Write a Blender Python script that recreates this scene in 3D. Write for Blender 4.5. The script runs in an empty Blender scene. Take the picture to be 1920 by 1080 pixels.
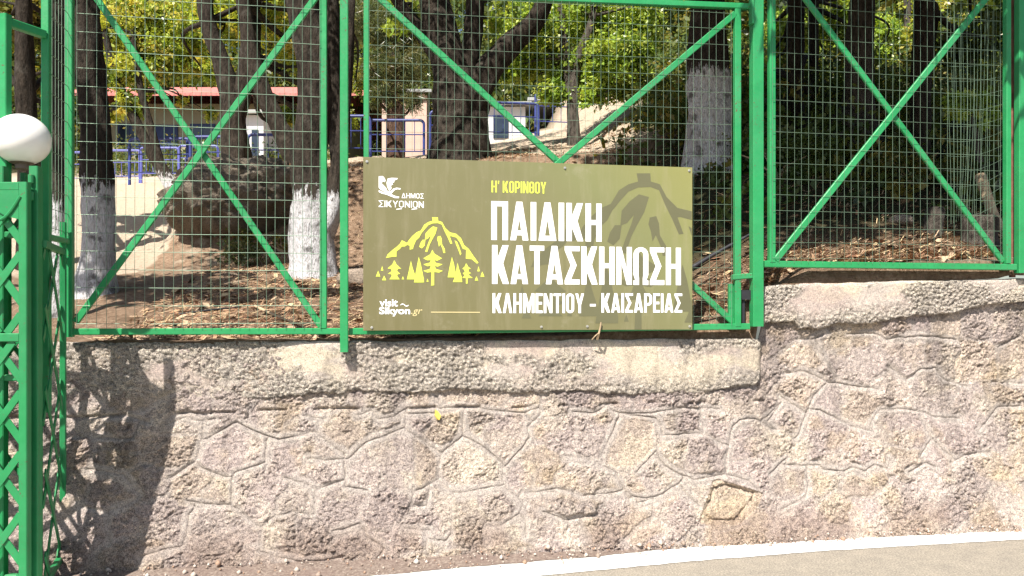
import bpy, bmesh, math, random
import numpy as np
from mathutils import Vector
from mathutils.geometry import tessellate_polygon

scene = bpy.context.scene
COL = scene.collection
random.seed(7)
RNG = np.random.default_rng(11)

# ------------------------------------------------------------------ camera, sky, sun, exposure
FPX, HZ, CAMZ = 1480.0, 590.0, 1.4          # focal length in photo pixels, horizon row, eye height
cam = bpy.data.cameras.new("camera")
cam.sensor_width = 36.0
cam.lens = 36.0 * FPX / 1920.0
cam.shift_y = (HZ - 540.0) / 1920.0
cam.clip_end = 1500.0
cam.clip_start = 0.05
camo = bpy.data.objects.new("camera", cam)
camo.location = (0, 0, CAMZ)
camo.rotation_euler = (math.radians(90), 0, 0)
COL.objects.link(camo)
scene.camera = camo

SUNV = Vector((-0.32, -0.67, 0.94)).normalized()        # towards the sun
world = bpy.data.worlds.new("World")
scene.world = world
world.use_nodes = True
wn, wl = world.node_tree.nodes, world.node_tree.links
bg = wn["Background"]
sky = wn.new("ShaderNodeTexSky")
sky.sky_type = 'NISHITA'
sky.sun_disc = False
sky.sun_elevation = math.asin(SUNV.z)
sky.sun_rotation = math.atan2(SUNV.x, SUNV.y)
sky.air_density = 1.0
sky.dust_density = 1.5
wl.new(sky.outputs[0], bg.inputs[0])
bg.inputs[1].default_value = 0.07
sl = bpy.data.lights.new("sun", 'SUN')
sl.energy = 5.0
sl.angle = math.radians(0.5)
sl.color = (1.0, 0.94, 0.85)
so = bpy.data.objects.new("sun", sl)
so.rotation_euler = (-SUNV).to_track_quat('-Z', 'Y').to_euler()
so.location = (0, 0, 30)
COL.objects.link(so)
scene.view_settings.view_transform = 'Standard'
scene.view_settings.look = 'None'
scene.view_settings.exposure = 1.06
scene.view_settings.gamma = 1.0

# ------------------------------------------------------------------ frames of reference
TH = math.atan(0.1673)
CT, ST = math.cos(TH), math.sin(TH)
D0 = 4.692
ALONG = Vector((CT, ST, 0)); BACK = Vector((-ST, CT, 0)); UP = Vector((0, 0, 1))

def W(s, y, z):                       # wall frame (along, behind, up) to world
    return Vector((s * CT - y * ST, D0 + s * ST + y * CT, z))
def L(px, py, off=0.0):               # photo pixel on the plane 'off' metres behind the sign -> (along, up)
    u, v = (px - 960.0) / FPX, (HZ - py) / FPX
    t = (off + D0 * CT) / (CT - u * ST)
    return ((u * t) * CT + (t - D0) * ST, CAMZ + v * t)
def F(px, py, off=0.0):
    s, z = L(px, py, off)
    return W(s, off, z)
def P(px, py, d):                     # pixel at a depth
    return Vector(((px - 960.0) / FPX * d, d, CAMZ + (HZ - py) / FPX * d))

# ------------------------------------------------------------------ noise
_T = np.random.default_rng(3).random((256, 256))
def vn(x, y, seed=0):
    x = np.asarray(x, float) + seed * 17.31; y = np.asarray(y, float) + seed * 9.77
    xi, yi = np.floor(x).astype(int), np.floor(y).astype(int)
    fx, fy = x - xi, y - yi
    fx = fx * fx * (3 - 2 * fx); fy = fy * fy * (3 - 2 * fy)
    a = _T[xi & 255, yi & 255]; b = _T[(xi + 1) & 255, yi & 255]
    c = _T[xi & 255, (yi + 1) & 255]; d = _T[(xi + 1) & 255, (yi + 1) & 255]
    return (a * (1 - fx) + b * fx) * (1 - fy) + (c * (1 - fx) + d * fx) * fy
def fbm(x, y, o=4, seed=0, g=0.5):
    r = 0; a = 1; t = 0
    for i in range(o):
        r = r + a * vn(np.asarray(x) * 2 ** i, np.asarray(y) * 2 ** i, seed + i * 3); t += a; a *= g
    return r / t - 0.5
def worley(x, y, seed=0):
    x = np.asarray(x, float); y = np.asarray(y, float)
    xi, yi = np.floor(x).astype(int), np.floor(y).astype(int)
    best = np.full(x.shape, 9.0)
    for dx in (-1, 0, 1):
        for dy in (-1, 0, 1):
            cx, cy = xi + dx, yi + dy
            jx = _T[(cx + seed * 7) & 255, cy & 255]; jy = _T[cx & 255, (cy + 91 + seed * 5) & 255]
            best = np.minimum(best, np.hypot(cx + jx - x, cy + jy - y))
    return best
def sstep(a, b, x):
    t = np.clip((np.asarray(x, float) - a) / (b - a), 0, 1)
    return t * t * (3 - 2 * t)

# ------------------------------------------------------------------ object helpers
LOCS = {}
def tag(o, label, cat, group=None, kind=None):
    if label: o["label"] = label
    if cat: o["category"] = cat
    if group: o["group"] = group
    if kind: o["kind"] = kind
    return o
def thing(name, label, cat, loc, group=None):
    o = bpy.data.objects.new(name, None)
    o.empty_display_size = 0.1
    o.location = loc
    COL.objects.link(o)
    LOCS[o.name] = Vector(loc)
    return tag(o, label, cat, group)

class MB:
    def __init__(self):
        self.v = []; self.f = []
    def add(self, vs, fs):
        n = len(self.v)
        self.v += [tuple(p) for p in vs]
        self.f += [tuple(i + n for i in f) for f in fs]
        return self
    def box(self, c, ax, ay, az):     # centre and three half-axis vectors
        c = Vector(c)
        vs = [c + ax * i + ay * j + az * k for k in (-1, 1) for j in (-1, 1) for i in (-1, 1)]
        return self.add(vs, [(0, 2, 3, 1), (4, 5, 7, 6), (0, 1, 5, 4), (2, 6, 7, 3), (0, 4, 6, 2), (1, 3, 7, 5)])
    def bar(self, p, q, w, d, dep=None, ch=0.004):   # chamfered rectangular section from p to q
        p, q = Vector(p), Vector(q)
        dep = Vector(dep if dep is not None else BACK).normalized()
        t = (q - p).normalized()
        sx = t.cross(dep).normalized(); sy = sx.cross(t).normalized()
        a, b = w / 2, d / 2
        sec = [(-a + ch, -b), (a - ch, -b), (a, -b + ch), (a, b - ch), (a - ch, b), (-a + ch, b), (-a, b - ch), (-a, -b + ch)]
        vs = [e + sx * x + sy * y for e in (p, q) for x, y in sec]
        fs = [(i, (i + 1) % 8, 8 + (i + 1) % 8, 8 + i) for i in range(8)]
        fs += [tuple(range(7, -1, -1)), tuple(range(8, 16))]
        return self.add(vs, fs)
    def tube(self, pts, rad, n=8, closed=True):
        pts = [Vector(p) for p in pts]
        if not hasattr(rad, '__len__'): rad = [rad] * len(pts)
        rings = []; prev = None
        for i, p in enumerate(pts):
            t = (pts[min(i + 1, len(pts) - 1)] - pts[max(i - 1, 0)]).normalized()
            if prev is None:
                a = t.orthogonal().normalized()
            else:
                a = (prev - t * prev.dot(t)).normalized()
            prev = a; b = t.cross(a)
            rings += [p + (a * math.cos(2 * math.pi * k / n) + b * math.sin(2 * math.pi * k / n)) * rad[i] for k in range(n)]
        fs = [(i * n + k, i * n + (k + 1) % n, (i + 1) * n + (k + 1) % n, (i + 1) * n + k) for i in range(len(pts) - 1) for k in range(n)]
        if closed:
            fs += [tuple(range(n - 1, -1, -1)), tuple((len(pts) - 1) * n + k for k in range(n))]
        return self.add(rings, fs)
    def lathe(self, c, prof, n=32):   # (radius, height) profile round the vertical through c
        c = Vector(c)
        vs = [c + Vector((r * math.cos(2 * math.pi * k / n), r * math.sin(2 * math.pi * k / n), h)) for r, h in prof for k in range(n)]
        fs = [(i * n + k, i * n + (k + 1) % n, (i + 1) * n + (k + 1) % n, (i + 1) * n + k) for i in range(len(prof) - 1) for k in range(n)]
        fs += [tuple(range(n - 1, -1, -1)), tuple((len(prof) - 1) * n + k for k in range(n))]
        return self.add(vs, fs)
    def build(self, name, mat, parent=None, loc=None, smooth=False):
        base = LOCS[parent.name] if parent is not None else Vector(loc or (0, 0, 0))
        me = bpy.data.meshes.new(name)
        bx, by, bz = base
        me.from_pydata([(x - bx, y - by, z - bz) for x, y, z in self.v], [], self.f)
        return finish(me, name, mat, parent, base, smooth)
def finish(me, name, mat, parent, base, smooth=False):
    me.update()
    if mat: me.materials.append(mat)
    if smooth: me.polygons.foreach_set("use_smooth", [True] * len(me.polygons))
    o = bpy.data.objects.new(name, me)
    COL.objects.link(o)
    if parent is not None:
        o.parent = parent
        LOCS[o.name] = LOCS[parent.name]
    else:
        o.location = base
        LOCS[o.name] = Vector(base)
    return o
def npmesh(name, V, Fq, mat, parent=None, loc=(0, 0, 0), attrs=None, smooth=False):
    """vertex array, quad index array, attributes {name: array} on points"""
    base = LOCS[parent.name] if parent is not None else Vector(loc)
    V = np.asarray(V, float) - np.array(base)
    me = bpy.data.meshes.new(name)
    me.vertices.add(len(V)); me.vertices.foreach_set("co", V.ravel())
    k = Fq.shape[1]; n = len(Fq)
    me.loops.add(n * k); me.loops.foreach_set("vertex_index", Fq.ravel().astype(np.int32))
    me.polygons.add(n)
    me.polygons.foreach_set("loop_start", np.arange(0, n * k, k, dtype=np.int32))
    me.polygons.foreach_set("loop_total", np.full(n, k, dtype=np.int32))
    me.update(calc_edges=True)
    for an, arr in (attrs or {}).items():
        if arr.ndim == 1:
            at = me.attributes.new(an, 'FLOAT', 'POINT'); at.data.foreach_set("value", arr.astype(np.float32))
        else:
            at = me.attributes.new(an, 'FLOAT_COLOR', 'POINT')
            c = np.ones((len(arr), 4), np.float32); c[:, :3] = arr
            at.data.foreach_set("color", c.ravel())
    return finish(me, name, mat, parent, base, smooth)
def gridfaces(nu, nv):                # vertices ordered [v][u]
    i = np.arange(nu - 1); j = np.arange(nv - 1)
    I, J = np.meshgrid(i, j)
    a = (J * nu + I).ravel()
    return np.stack([a, a + 1, a + nu + 1, a + nu], 1)
def dup(root, loc, rz, label=None):
    r = root.copy(); COL.objects.link(r); r.location = loc; r.rotation_euler = (0, 0, rz)
    if label: r["label"] = label
    for ch in list(root.children):
        c = ch.copy(); COL.objects.link(c); c.parent = r
    return r

# ------------------------------------------------------------------ materials
class NM:
    def __init__(self, name):
        self.m = bpy.data.materials.new(name); self.m.use_nodes = True
        self.t = self.m.node_tree; self.n = self.t.nodes; self.l = self.t.links
        self.b = self.n["Principled BSDF"]; self.out = self.n["Material Output"]
    def node(self, typ, **kw):
        nd = self.n.new(typ)
        for k, v in kw.items():
            if k.startswith("i_"):
                key = k[2:]; key = int(key) if key.isdigit() else key.replace("_", " ")
                nd.inputs[key].default_value = v
            else: setattr(nd, k, v)
        return nd
    def link(self, a, b): self.l.new(a, b)
    def coord(self, scale=(1, 1, 1)):
        tc = self.node("ShaderNodeTexCoord"); mp = self.node("ShaderNodeMapping")
        mp.inputs["Scale"].default_value = scale
        self.link(tc.outputs["Object"], mp.inputs[0]); return mp.outputs[0]
    def noise(self, vec, scale, detail=5, rough=0.6):
        nd = self.node("ShaderNodeTexNoise"); nd.inputs["Scale"].default_value = scale
        nd.inputs["Detail"].default_value = detail; nd.inputs["Roughness"].default_value = rough
        self.link(vec, nd.inputs["Vector"]); return nd.outputs["Fac"]
    def ramp(self, fac, stops):
        nd = self.node("ShaderNodeValToRGB"); e = nd.color_ramp.elements
        while len(e) < len(stops): e.new(0.5)
        for el, (p, c) in zip(e, stops):
            el.position = p; el.color = (c[0], c[1], c[2], 1) if hasattr(c, '__len__') else (c, c, c, 1)
        self.link(fac, nd.inputs[0]); return nd.outputs[0]
    def mix(self, fac, a, b, mode='MIX'):
        nd = self.node("ShaderNodeMix", data_type='RGBA', blend_type=mode)
        for key, val in ((0, fac), (6, a), (7, b)):
            if hasattr(val, 'is_output'): self.link(val, nd.inputs[key])
            elif hasattr(val, '__len__'): nd.inputs[key].default_value = (val[0], val[1], val[2], 1)
            else: nd.inputs[key].default_value = val
        return nd.outputs[2]
    def attr(self, name, out="Color"):
        nd = self.node("ShaderNodeAttribute", attribute_name=name); return nd.outputs[out]
    def math(self, op, a, b=None):
        nd = self.node("ShaderNodeMath", operation=op)
        for i, v in enumerate((a, b)):
            if v is None: continue
            if hasattr(v, 'is_output'): self.link(v, nd.inputs[i])
            else: nd.inputs[i].default_value = v
        return nd.outputs[0]
    def bump(self, h, strength=0.5, dist=0.01, prev=None):
        nd = self.node("ShaderNodeBump")
        if hasattr(strength, 'is_output'): self.link(strength, nd.inputs["Strength"])
        else: nd.inputs["Strength"].default_value = strength
        nd.inputs["Distance"].default_value = dist
        self.link(h, nd.inputs["Height"])
        if prev is not None: self.link(prev, nd.inputs["Normal"])
        self.link(nd.outputs[0], self.b.inputs["Normal"]); return nd.outputs[0]
    def base(self, c):
        if hasattr(c, 'is_output'): self.link(c, self.b.inputs["Base Color"])
        else: self.b.inputs["Base Color"].default_value = (*c, 1)
    def rough(self, r, spec=None):
        if hasattr(r, 'is_output'): self.link(r, self.b.inputs["Roughness"])
        else: self.b.inputs["Roughness"].default_value = r
        if spec is not None: self.b.inputs["Specular IOR Level"].default_value = spec

def plain(name, c, rough=0.6, var=0.15, scale=8, metal=0.0, bump=0.0, spec=0.4):
    m = NM(name); v = m.coord()
    n = m.noise(v, scale, 4)
    lo = [x * (1 - var) for x in c]; hi = [min(1, x * (1 + var)) for x in c]
    m.base(m.ramp(n, [(0.3, lo), (0.7, hi)])); m.rough(rough, spec)
    m.b.inputs["Metallic"].default_value = metal
    if bump: m.bump(m.noise(v, scale * 6, 3), 0.5, bump)
    return m.m

def green_paint(name="green_paint", k=1.0):
    m = NM(name); v = m.coord()
    n1 = m.noise(v, 5, 5); n2 = m.noise(v, 40, 4, 0.7)
    c = m.ramp(n1, [(0.3, (0.013 * k, 0.205 * k, 0.062 * k)), (0.7, (0.026 * k, 0.285 * k, 0.095 * k))])
    rust = m.ramp(n2, [(0.70, 0.0), (0.74, 1.0)])
    c = m.mix(rust, c, (0.06, 0.085, 0.04))
    n4 = m.noise(v, 1.7, 5, 0.7)
    c = m.mix(m.ramp(n4, [(0.42, 0.0), (0.68, 0.5)]), c, (0.05 * k, 0.24 * k, 0.11 * k))
    chips = m.ramp(m.math('ADD', m.noise(v, 75, 4, 0.75), m.math('MULTIPLY', m.math('SUBTRACT', n4, 0.5), 0.35)), [(0.64, 0.0), (0.66, 1.0)])
    c = m.mix(chips, c, (0.11, 0.06, 0.035))
    m.base(c); m.rough(m.ramp(n2, [(0.3, 0.32), (0.8, 0.55)]), 0.4)
    m.bump(m.noise(v, 90, 2), 0.25, 0.002)
    return m.m
GREEN = green_paint()
GATEGREEN = green_paint("deep_green_gate_paint", 0.84)
WIRE = plain("galvanised_wire", (0.14, 0.215, 0.15), 0.5, 0.25, 20, 0.2)
RUST = plain("rusty_iron", (0.17, 0.075, 0.05), 0.85, 0.35, 14, 0.0, 0.002)
BRONZE = plain("aged_bronze", (0.13, 0.10, 0.075), 0.6, 0.2, 20)
DARKIRON = plain("dark_iron", (0.02, 0.02, 0.025), 0.6, 0.3, 20)
NAVY = plain("navy_paint", (0.03, 0.045, 0.19), 0.5, 0.2, 6)
VIOLET = plain("violet_blue_paint", (0.10, 0.11, 0.36), 0.45, 0.2, 6)
STEEL = plain("zinc_steel", (0.55, 0.54, 0.5), 0.35, 0.15, 60, 0.7)
CREAM = plain("cream_plaster", (0.34, 0.29, 0.19), 0.9, 0.08, 2)
PALEPINK = plain("pale_pink_plaster", (0.52, 0.36, 0.29), 0.9, 0.1, 2)
WHITEP = plain("white_plaster", (0.50, 0.50, 0.52), 0.85, 0.08, 3)
BLUEP = plain("blue_joinery", (0.014, 0.028, 0.10), 0.5, 0.15, 4)
GLASSD = plain("dark_window_glass", (0.02, 0.03, 0.05), 0.12, 0.2, 2, spec=0.6)
GREYROOF = plain("grey_sheet_roof", (0.35, 0.36, 0.36), 0.6, 0.1, 3)
TWIG = plain("dry_twig", (0.40, 0.30, 0.19), 0.9, 0.3, 18, bump=0.004)
LEAFYEL = plain("yellow_leaf", (0.62, 0.48, 0.10), 0.6, 0.2, 60)

def roof_mat():
    m = NM("red_tiles"); v = m.coord()
    w = m.node("ShaderNodeTexWave", wave_type='BANDS', bands_direction='X'); w.inputs["Scale"].default_value = 1.4
    m.link(v, w.inputs["Vector"])
    n = m.noise(v, 3, 4)
    m.base(m.ramp(n, [(0.3, (0.46, 0.13, 0.115)), (0.7, (0.60, 0.21, 0.18))]))
    m.rough(0.7); m.bump(w.outputs["Fac"], 0.6, 0.04)
    return m.m
ROOF = roof_mat()

def globe_mat():
    m = NM("opal_glass"); v = m.coord()
    n = m.noise(v, 6, 5)
    c = m.ramp(n, [(0.35, (0.80, 0.77, 0.73)), (0.6, (0.88, 0.86, 0.83))])
    m.base(c); m.rough(0.22, 0.5)
    m.b.inputs["Subsurface Weight"].default_value = 0.25
    m.b.inputs["Subsurface Radius"].default_value = (0.05, 0.045, 0.04)
    return m.m
GLOBE = globe_mat()

def wall_mat():
    m = NM("rubble_stone_and_mortar"); v = m.coord()
    c = m.attr("tint")
    f1 = m.noise(v, 160, 4, 0.75); f2 = m.noise(v, 45, 5, 0.7); f3 = m.noise(v, 420, 2, 0.7)
    gr = m.attr("grit", "Fac")
    k = m.ramp(f2, [(0.30, (0.52, 0.49, 0.48)), (0.48, (0.95, 0.95, 0.95)), (0.66, (1.4, 1.36, 1.28))])
    c = m.mix(gr, c, k, 'MULTIPLY')
    k2 = m.ramp(f1, [(0.38, (0.30, 0.285, 0.28)), (0.47, (0.97, 0.97, 0.97)), (0.60, (1.65, 1.62, 1.55))])
    c = m.mix(gr, c, k2, 'MULTIPLY')
    m.base(c); m.rough(0.95, 0.15)
    b = m.bump(f2, gr, 0.022)
    b = m.bump(f1, gr, 0.017, b)
    m.bump(f3, 0.8, 0.005, b)
    return m.m
STONE = wall_mat()

def ground_mat():
    m = NM("needle_litter_ground"); v = m.coord()
    p = m.attr("path", "Fac")
    n1 = m.noise(v, 3.5, 6, 0.7); n2 = m.noise(v, 30, 5, 0.75); n3 = m.noise(v, 120, 3, 0.7)
    lit = m.ramp(n2, [(0.28, (0.16, 0.095, 0.06)), (0.5, (0.36, 0.245, 0.165)), (0.72, (0.54, 0.41, 0.30))])
    lit = m.mix(m.ramp(n1, [(0.4, 0.0), (0.65, 0.7)]), lit, (0.16, 0.11, 0.07))
    dirt = m.ramp(n2, [(0.28, (0.42, 0.32, 0.23)), (0.55, (0.60, 0.49, 0.37)), (0.75, (0.70, 0.59, 0.47))])
    pm = m.ramp(m.math('ADD', p, m.math('MULTIPLY', m.math('SUBTRACT', n1, 0.5), 0.9)), [(0.42, 0.0), (0.58, 1.0)])
    w_ = m.attr("wood_shade", "Fac")
    under = m.ramp(n2, [(0.3, (0.02, 0.022, 0.01)), (0.7, (0.075, 0.07, 0.035))])  # near-black floor colour, standing in for deep forest shade
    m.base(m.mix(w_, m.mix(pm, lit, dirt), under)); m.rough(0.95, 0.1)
    b = m.bump(n2, 0.9, 0.03)
    m.bump(n3, 0.7, 0.008, b)
    return m.m
GROUND = ground_mat()

def road_mat():
    m = NM("old_asphalt"); v = m.coord()
    n1 = m.noise(v, 1.3, 5); n2 = m.noise(v, 95, 5, 0.8); n3 = m.noise(v, 9, 5, 0.65)
    c = m.ramp(n2, [(0.3, (0.115, 0.102, 0.085)), (0.5, (0.255, 0.229, 0.193)), (0.70, (0.47, 0.43, 0.37))])
    k = m.ramp(n3, [(0.3, (0.84, 0.84, 0.84)), (0.7, (1.1, 1.09, 1.06))])
    m.base(m.mix(1.0, c, k, 'MULTIPLY')); m.rough(0.92, 0.2)
    m.bump(n2, 0.6, 0.005)
    return m.m
ROAD = road_mat()
def line_mat():
    m = NM("road_paint"); v = m.coord()
    n = m.noise(v, 26, 6, 0.75)
    c = m.ramp(n, [(0.30, (0.40, 0.36, 0.31)), (0.38, (0.80, 0.79, 0.76))])
    m.base(c); m.rough(0.7, 0.3); m.bump(m.noise(v, 150, 3), 0.4, 0.003)
    return m.m
LINE = line_mat()
def dirt_mat():
    m = NM("roadside_dirt"); v = m.coord()
    n = m.noise(v, 55, 5, 0.75); n2 = m.noise(v, 5, 4)
    c = m.ramp(n, [(0.28, (0.10, 0.072, 0.062)), (0.5, (0.215, 0.168, 0.142)), (0.72, (0.40, 0.34, 0.29))])
    c = m.mix(m.ramp(n2, [(0.45, 0.0), (0.65, 0.6)]), c, (0.185, 0.135, 0.118))
    m.base(c); m.rough(0.97, 0.1); m.bump(n, 0.9, 0.012)
    return m.m
DIRT = dirt_mat()

def bark_mat(name, c1, c2):
    m = NM(name); v = m.coord((1, 1, 0.28)); v2 = m.coord()
    n = m.noise(v, 26, 5, 0.7); n2 = m.noise(v2, 7, 4); n3 = m.noise(v, 70, 4, 0.7)
    c = m.ramp(n, [(0.33, c1), (0.66, c2)])
    c = m.mix(m.ramp(n2, [(0.55, 0.0), (0.72, 0.5)]), c, (0.11, 0.10, 0.085))
    h = m.attr("above", "Fac")          # metres above the top of the lime wash
    e = m.math('ADD', h, m.math('MULTIPLY', m.math('SUBTRACT', n, 0.5), 0.8))
    wm = m.ramp(m.math('ADD', m.math('MULTIPLY', e, -4.0), 0.5), [(0.35, 0.0), (0.62, 1.0)])
    wm = m.mix(m.ramp(n2, [(0.56, 0.0), (0.66, 0.75)]), wm, (0, 0, 0))
    lime = m.ramp(n3, [(0.34, (0.26, 0.245, 0.235)), (0.48, (0.53, 0.525, 0.535)), (0.8, (0.68, 0.675, 0.69))])
    m.base(m.mix(wm, c, lime)); m.rough(0.95, 0.15)
    b = m.bump(n, 1.0, 0.05)
    m.bump(n3, 0.7, 0.012, b)
    return m.m
BARK = bark_mat("dark_bark", (0.012, 0.010, 0.008), (0.058, 0.046, 0.036))
BARKG = bark_mat("grey_bark", (0.03, 0.026, 0.021), (0.13, 0.112, 0.095))
BARKR = bark_mat("reddish_pine_bark", (0.03, 0.018, 0.013), (0.14, 0.085, 0.062))

def leaf_mat():
    m = NM("leaf"); c = m.attr("tint")
    m.n.remove(m.b)
    d = m.node("ShaderNodeBsdfDiffuse"); t = m.node("ShaderNodeBsdfTranslucent"); g = m.node("ShaderNodeBsdfGlossy")
    g.inputs["Roughness"].default_value = 0.35
    m.link(c, d.inputs[0])
    tc = m.mix(1.0, c, (1.35, 1.25, 0.55), 'MULTIPLY'); m.link(tc, t.inputs[0])
    g.inputs[0].default_value = (1, 1, 1, 1)
    a = m.node("ShaderNodeMixShader"); a.inputs[0].default_value = 0.42
    m.link(d.outputs[0], a.inputs[1]); m.link(t.outputs[0], a.inputs[2])
    b = m.node("ShaderNodeMixShader"); b.inputs[0].default_value = 0.025
    m.link(a.outputs[0], b.inputs[1]); m.link(g.outputs[0], b.inputs[2])
    m.link(b.outputs[0], m.out.inputs[0])
    return m.m
LEAF = leaf_mat()
def tinted(name, rough=0.9):
    m = NM(name); m.base(m.attr("tint")); m.rough(rough, 0.15); return m.m
LITTER = tinted("dry_needles_and_twigs")

# ------------------------------------------------------------------ terrain behind the wall
TX = np.array([-40, -12, -5.2, -4.55, -4.05, -2.75, -2.4, 0, 1.2, 1.9, 4, 12, 40], float)
TY = np.array([4.0, 4.8, 6, 7, 8, 9.2, 9.7, 10.5, 15, 21, 35, 60, 110], float)
_L = [0.0, 0.4, 1.1, 1.5, 1.72, 1.95, 2.1, 2.35, 3.55, 4.8, 7.7, 14, 34]
_M = [0.0, 0.4, 1.1, 1.5, 1.72, 1.95, 2.1, 2.35, 3.95, 5.2, 7.8, 14, 34]
TZ = np.array([
    _L, _L, _M, _M,
    [0.0, 0.6, 1.35, 1.6, 1.78, 1.97, 2.25, 3.28, 4.3, 5.35, 7.8, 14, 34],
    [0.0, 1.0, 1.42, 1.62, 1.80, 2.0, 2.35, 3.32, 4.4, 5.5, 8.0, 14, 34],
    [1.25, 1.255, 1.45, 1.64, 1.82, 2.03, 2.4, 3.34, 4.3, 5.5, 8.2, 14.3, 34],
    [1.25, 1.26, 1.5, 1.72, 1.9, 2.12, 2.5, 3.45, 4.62, 6.0, 9.1, 15, 34],
    [1.25, 1.27, 1.58, 1.86, 2.15, 2.5, 2.8, 3.5, 4.85, 6.3, 9.5, 16, 35],
    [1.59, 1.60, 1.9, 2.25, 2.65, 3.15, 3.35, 3.7, 5.35, 7.5, 11.5, 18, 36],
    [1.6, 1.66, 1.97, 2.3, 2.7, 3.2, 3.42, 3.75, 5.55, 8.0, 12.5, 20, 38],
    [1.6, 1.66, 1.97, 2.3, 2.7, 3.2, 3.42, 3.75, 5.6, 8.2, 13, 21, 40],
    [1.6, 1.66, 1.97, 2.3, 2.7, 3.2, 3.42, 3.75, 5.6, 8.2, 13, 21, 40]])
def hgt(x, y):
    x = np.asarray(x, float); y = np.asarray(y, float)
    i = np.clip(np.searchsorted(TX, x) - 1, 0, len(TX) - 2); j = np.clip(np.searchsorted(TY, y) - 1, 0, len(TY) - 2)
    fx = np.clip((x - TX[i]) / (TX[i + 1] - TX[i]), 0, 1); fy = np.clip((y - TY[j]) / (TY[j + 1] - TY[j]), 0, 1)
    z = (TZ[i, j] * (1 - fx) + TZ[i + 1, j] * fx) * (1 - fy) + (TZ[i, j + 1] * (1 - fx) + TZ[i + 1, j + 1] * fx) * fy
    amp = sstep(5.0, 6.5, y)
    z = z + amp * (0.16 * fbm(x * 0.8, y * 0.8, 3, 5) + 0.06 * fbm(x * 4, y * 4, 3, 6)) + 0.03 * fbm(x * 9, y * 9, 3, 8)
    z = z + sstep(12, 40, y) * 1.2 * fbm(x * 0.12, y * 0.12, 2, 9)
    return z
def on_ground(x, y, dz=0.0): return Vector((x, y, float(hgt(x, y)) + dz))

sl_ = np.concatenate([np.linspace(-45, -8, 24)[:-1], np.linspace(-8, 7, 260), np.linspace(7, 45, 24)[1:]])
yl_ = np.concatenate([[0.10], np.linspace(0.105, 7.5, 190)[:-1], np.linspace(7.5, 30, 90)[:-1], np.linspace(30, 110, 30)])
S_, Y_ = np.meshgrid(sl_, yl_)
GX = S_ * CT - Y_ * ST; GY = D0 + S_ * ST + Y_ * CT
GZ = hgt(GX, GY)
GZ[0] -= 0.12 + 0.4 * sstep(0.5, 0.9, GX[0]) * sstep(1.60, 1.50, GX[0])
path = sstep(8.0, 8.8, GY) * sstep(-4.1, -4.4, GX)
path = np.maximum(path, sstep(10.5, 11.0, GY) * sstep(2.6, 1.6, GX - 0.05 * GY))
path = np.maximum(path, 0.35 * sstep(9.0, 9.5, GY) * sstep(11, 10.4, GY) * sstep(-2.2, -2.8, GX))
path = np.maximum(path, 0.40 * sstep(5.6, 6.6, GY) * sstep(-1.4, -2.6, GX))
path *= 1 - 0.75 * sstep(24, 40, GY)
wood_shade = np.maximum(sstep(22, 30, GY), sstep(0.5, 1.5, GX - 0.36 * np.clip(GY - 8, 0, 3) - 0.05 * np.clip(GY - 11, 0, 20)) * sstep(5.7, 6.7, GY))  # paints shade into the ground of the right slope and far hillside
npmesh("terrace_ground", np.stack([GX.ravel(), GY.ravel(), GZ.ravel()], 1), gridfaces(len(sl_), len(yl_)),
       GROUND, attrs={"path": path.ravel(), "wood_shade": wood_shade.ravel()}, smooth=True)["kind"] = "structure"

# road, white edge line, dirt verge
RB = MB()
RB.add([(-120, -120, 0), (120, -120, 0), (120, 24, 0), (-120, 4.2, 0)], [(0, 1, 2, 3)])
RB.build("road", ROAD)["kind"] = "structure"
def gp(px, py):                       # pixel on the road surface
    d = CAMZ * FPX / (py - HZ); return ((px - 960) / FPX * d, d)
LT = np.array([gp(*q) for q in [(-600,1190),(400,1108),(700,1080),(900,1062),(1120,1044),(1260,1029),(1560,1008),(1920,989),(2300,972),(3200,940)]])
LB = np.array([gp(*q) for q in [(-600,1240),(400,1146),(700,1112),(900,1092),(1080,1074),(1300,1053),(1560,1033),(1920,1012),(2300,993),(3200,957)]])
lx = np.linspace(-3.2, 7.0, 900)
top = np.c_[lx, np.interp(lx, LT[:, 0], LT[:, 1]) + 0.022 * fbm(lx * 16, lx * 0 + 3, 5, 21, 0.65) + 0.02 * fbm(lx * 2, lx * 0, 2, 23)]
bot = np.c_[lx, np.interp(lx, LB[:, 0], LB[:, 1]) + 0.016 * fbm(lx * 16, lx * 0 + 9, 5, 22, 0.65)]
tt = lx
V = np.concatenate([np.c_[bot, np.full(len(tt), 0.004)], np.c_[top, np.full(len(tt), 0.004)]])
tag(npmesh("road_edge_line", V, gridfaces(len(tt), 2), LINE), None, None, None, "structure")

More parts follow.
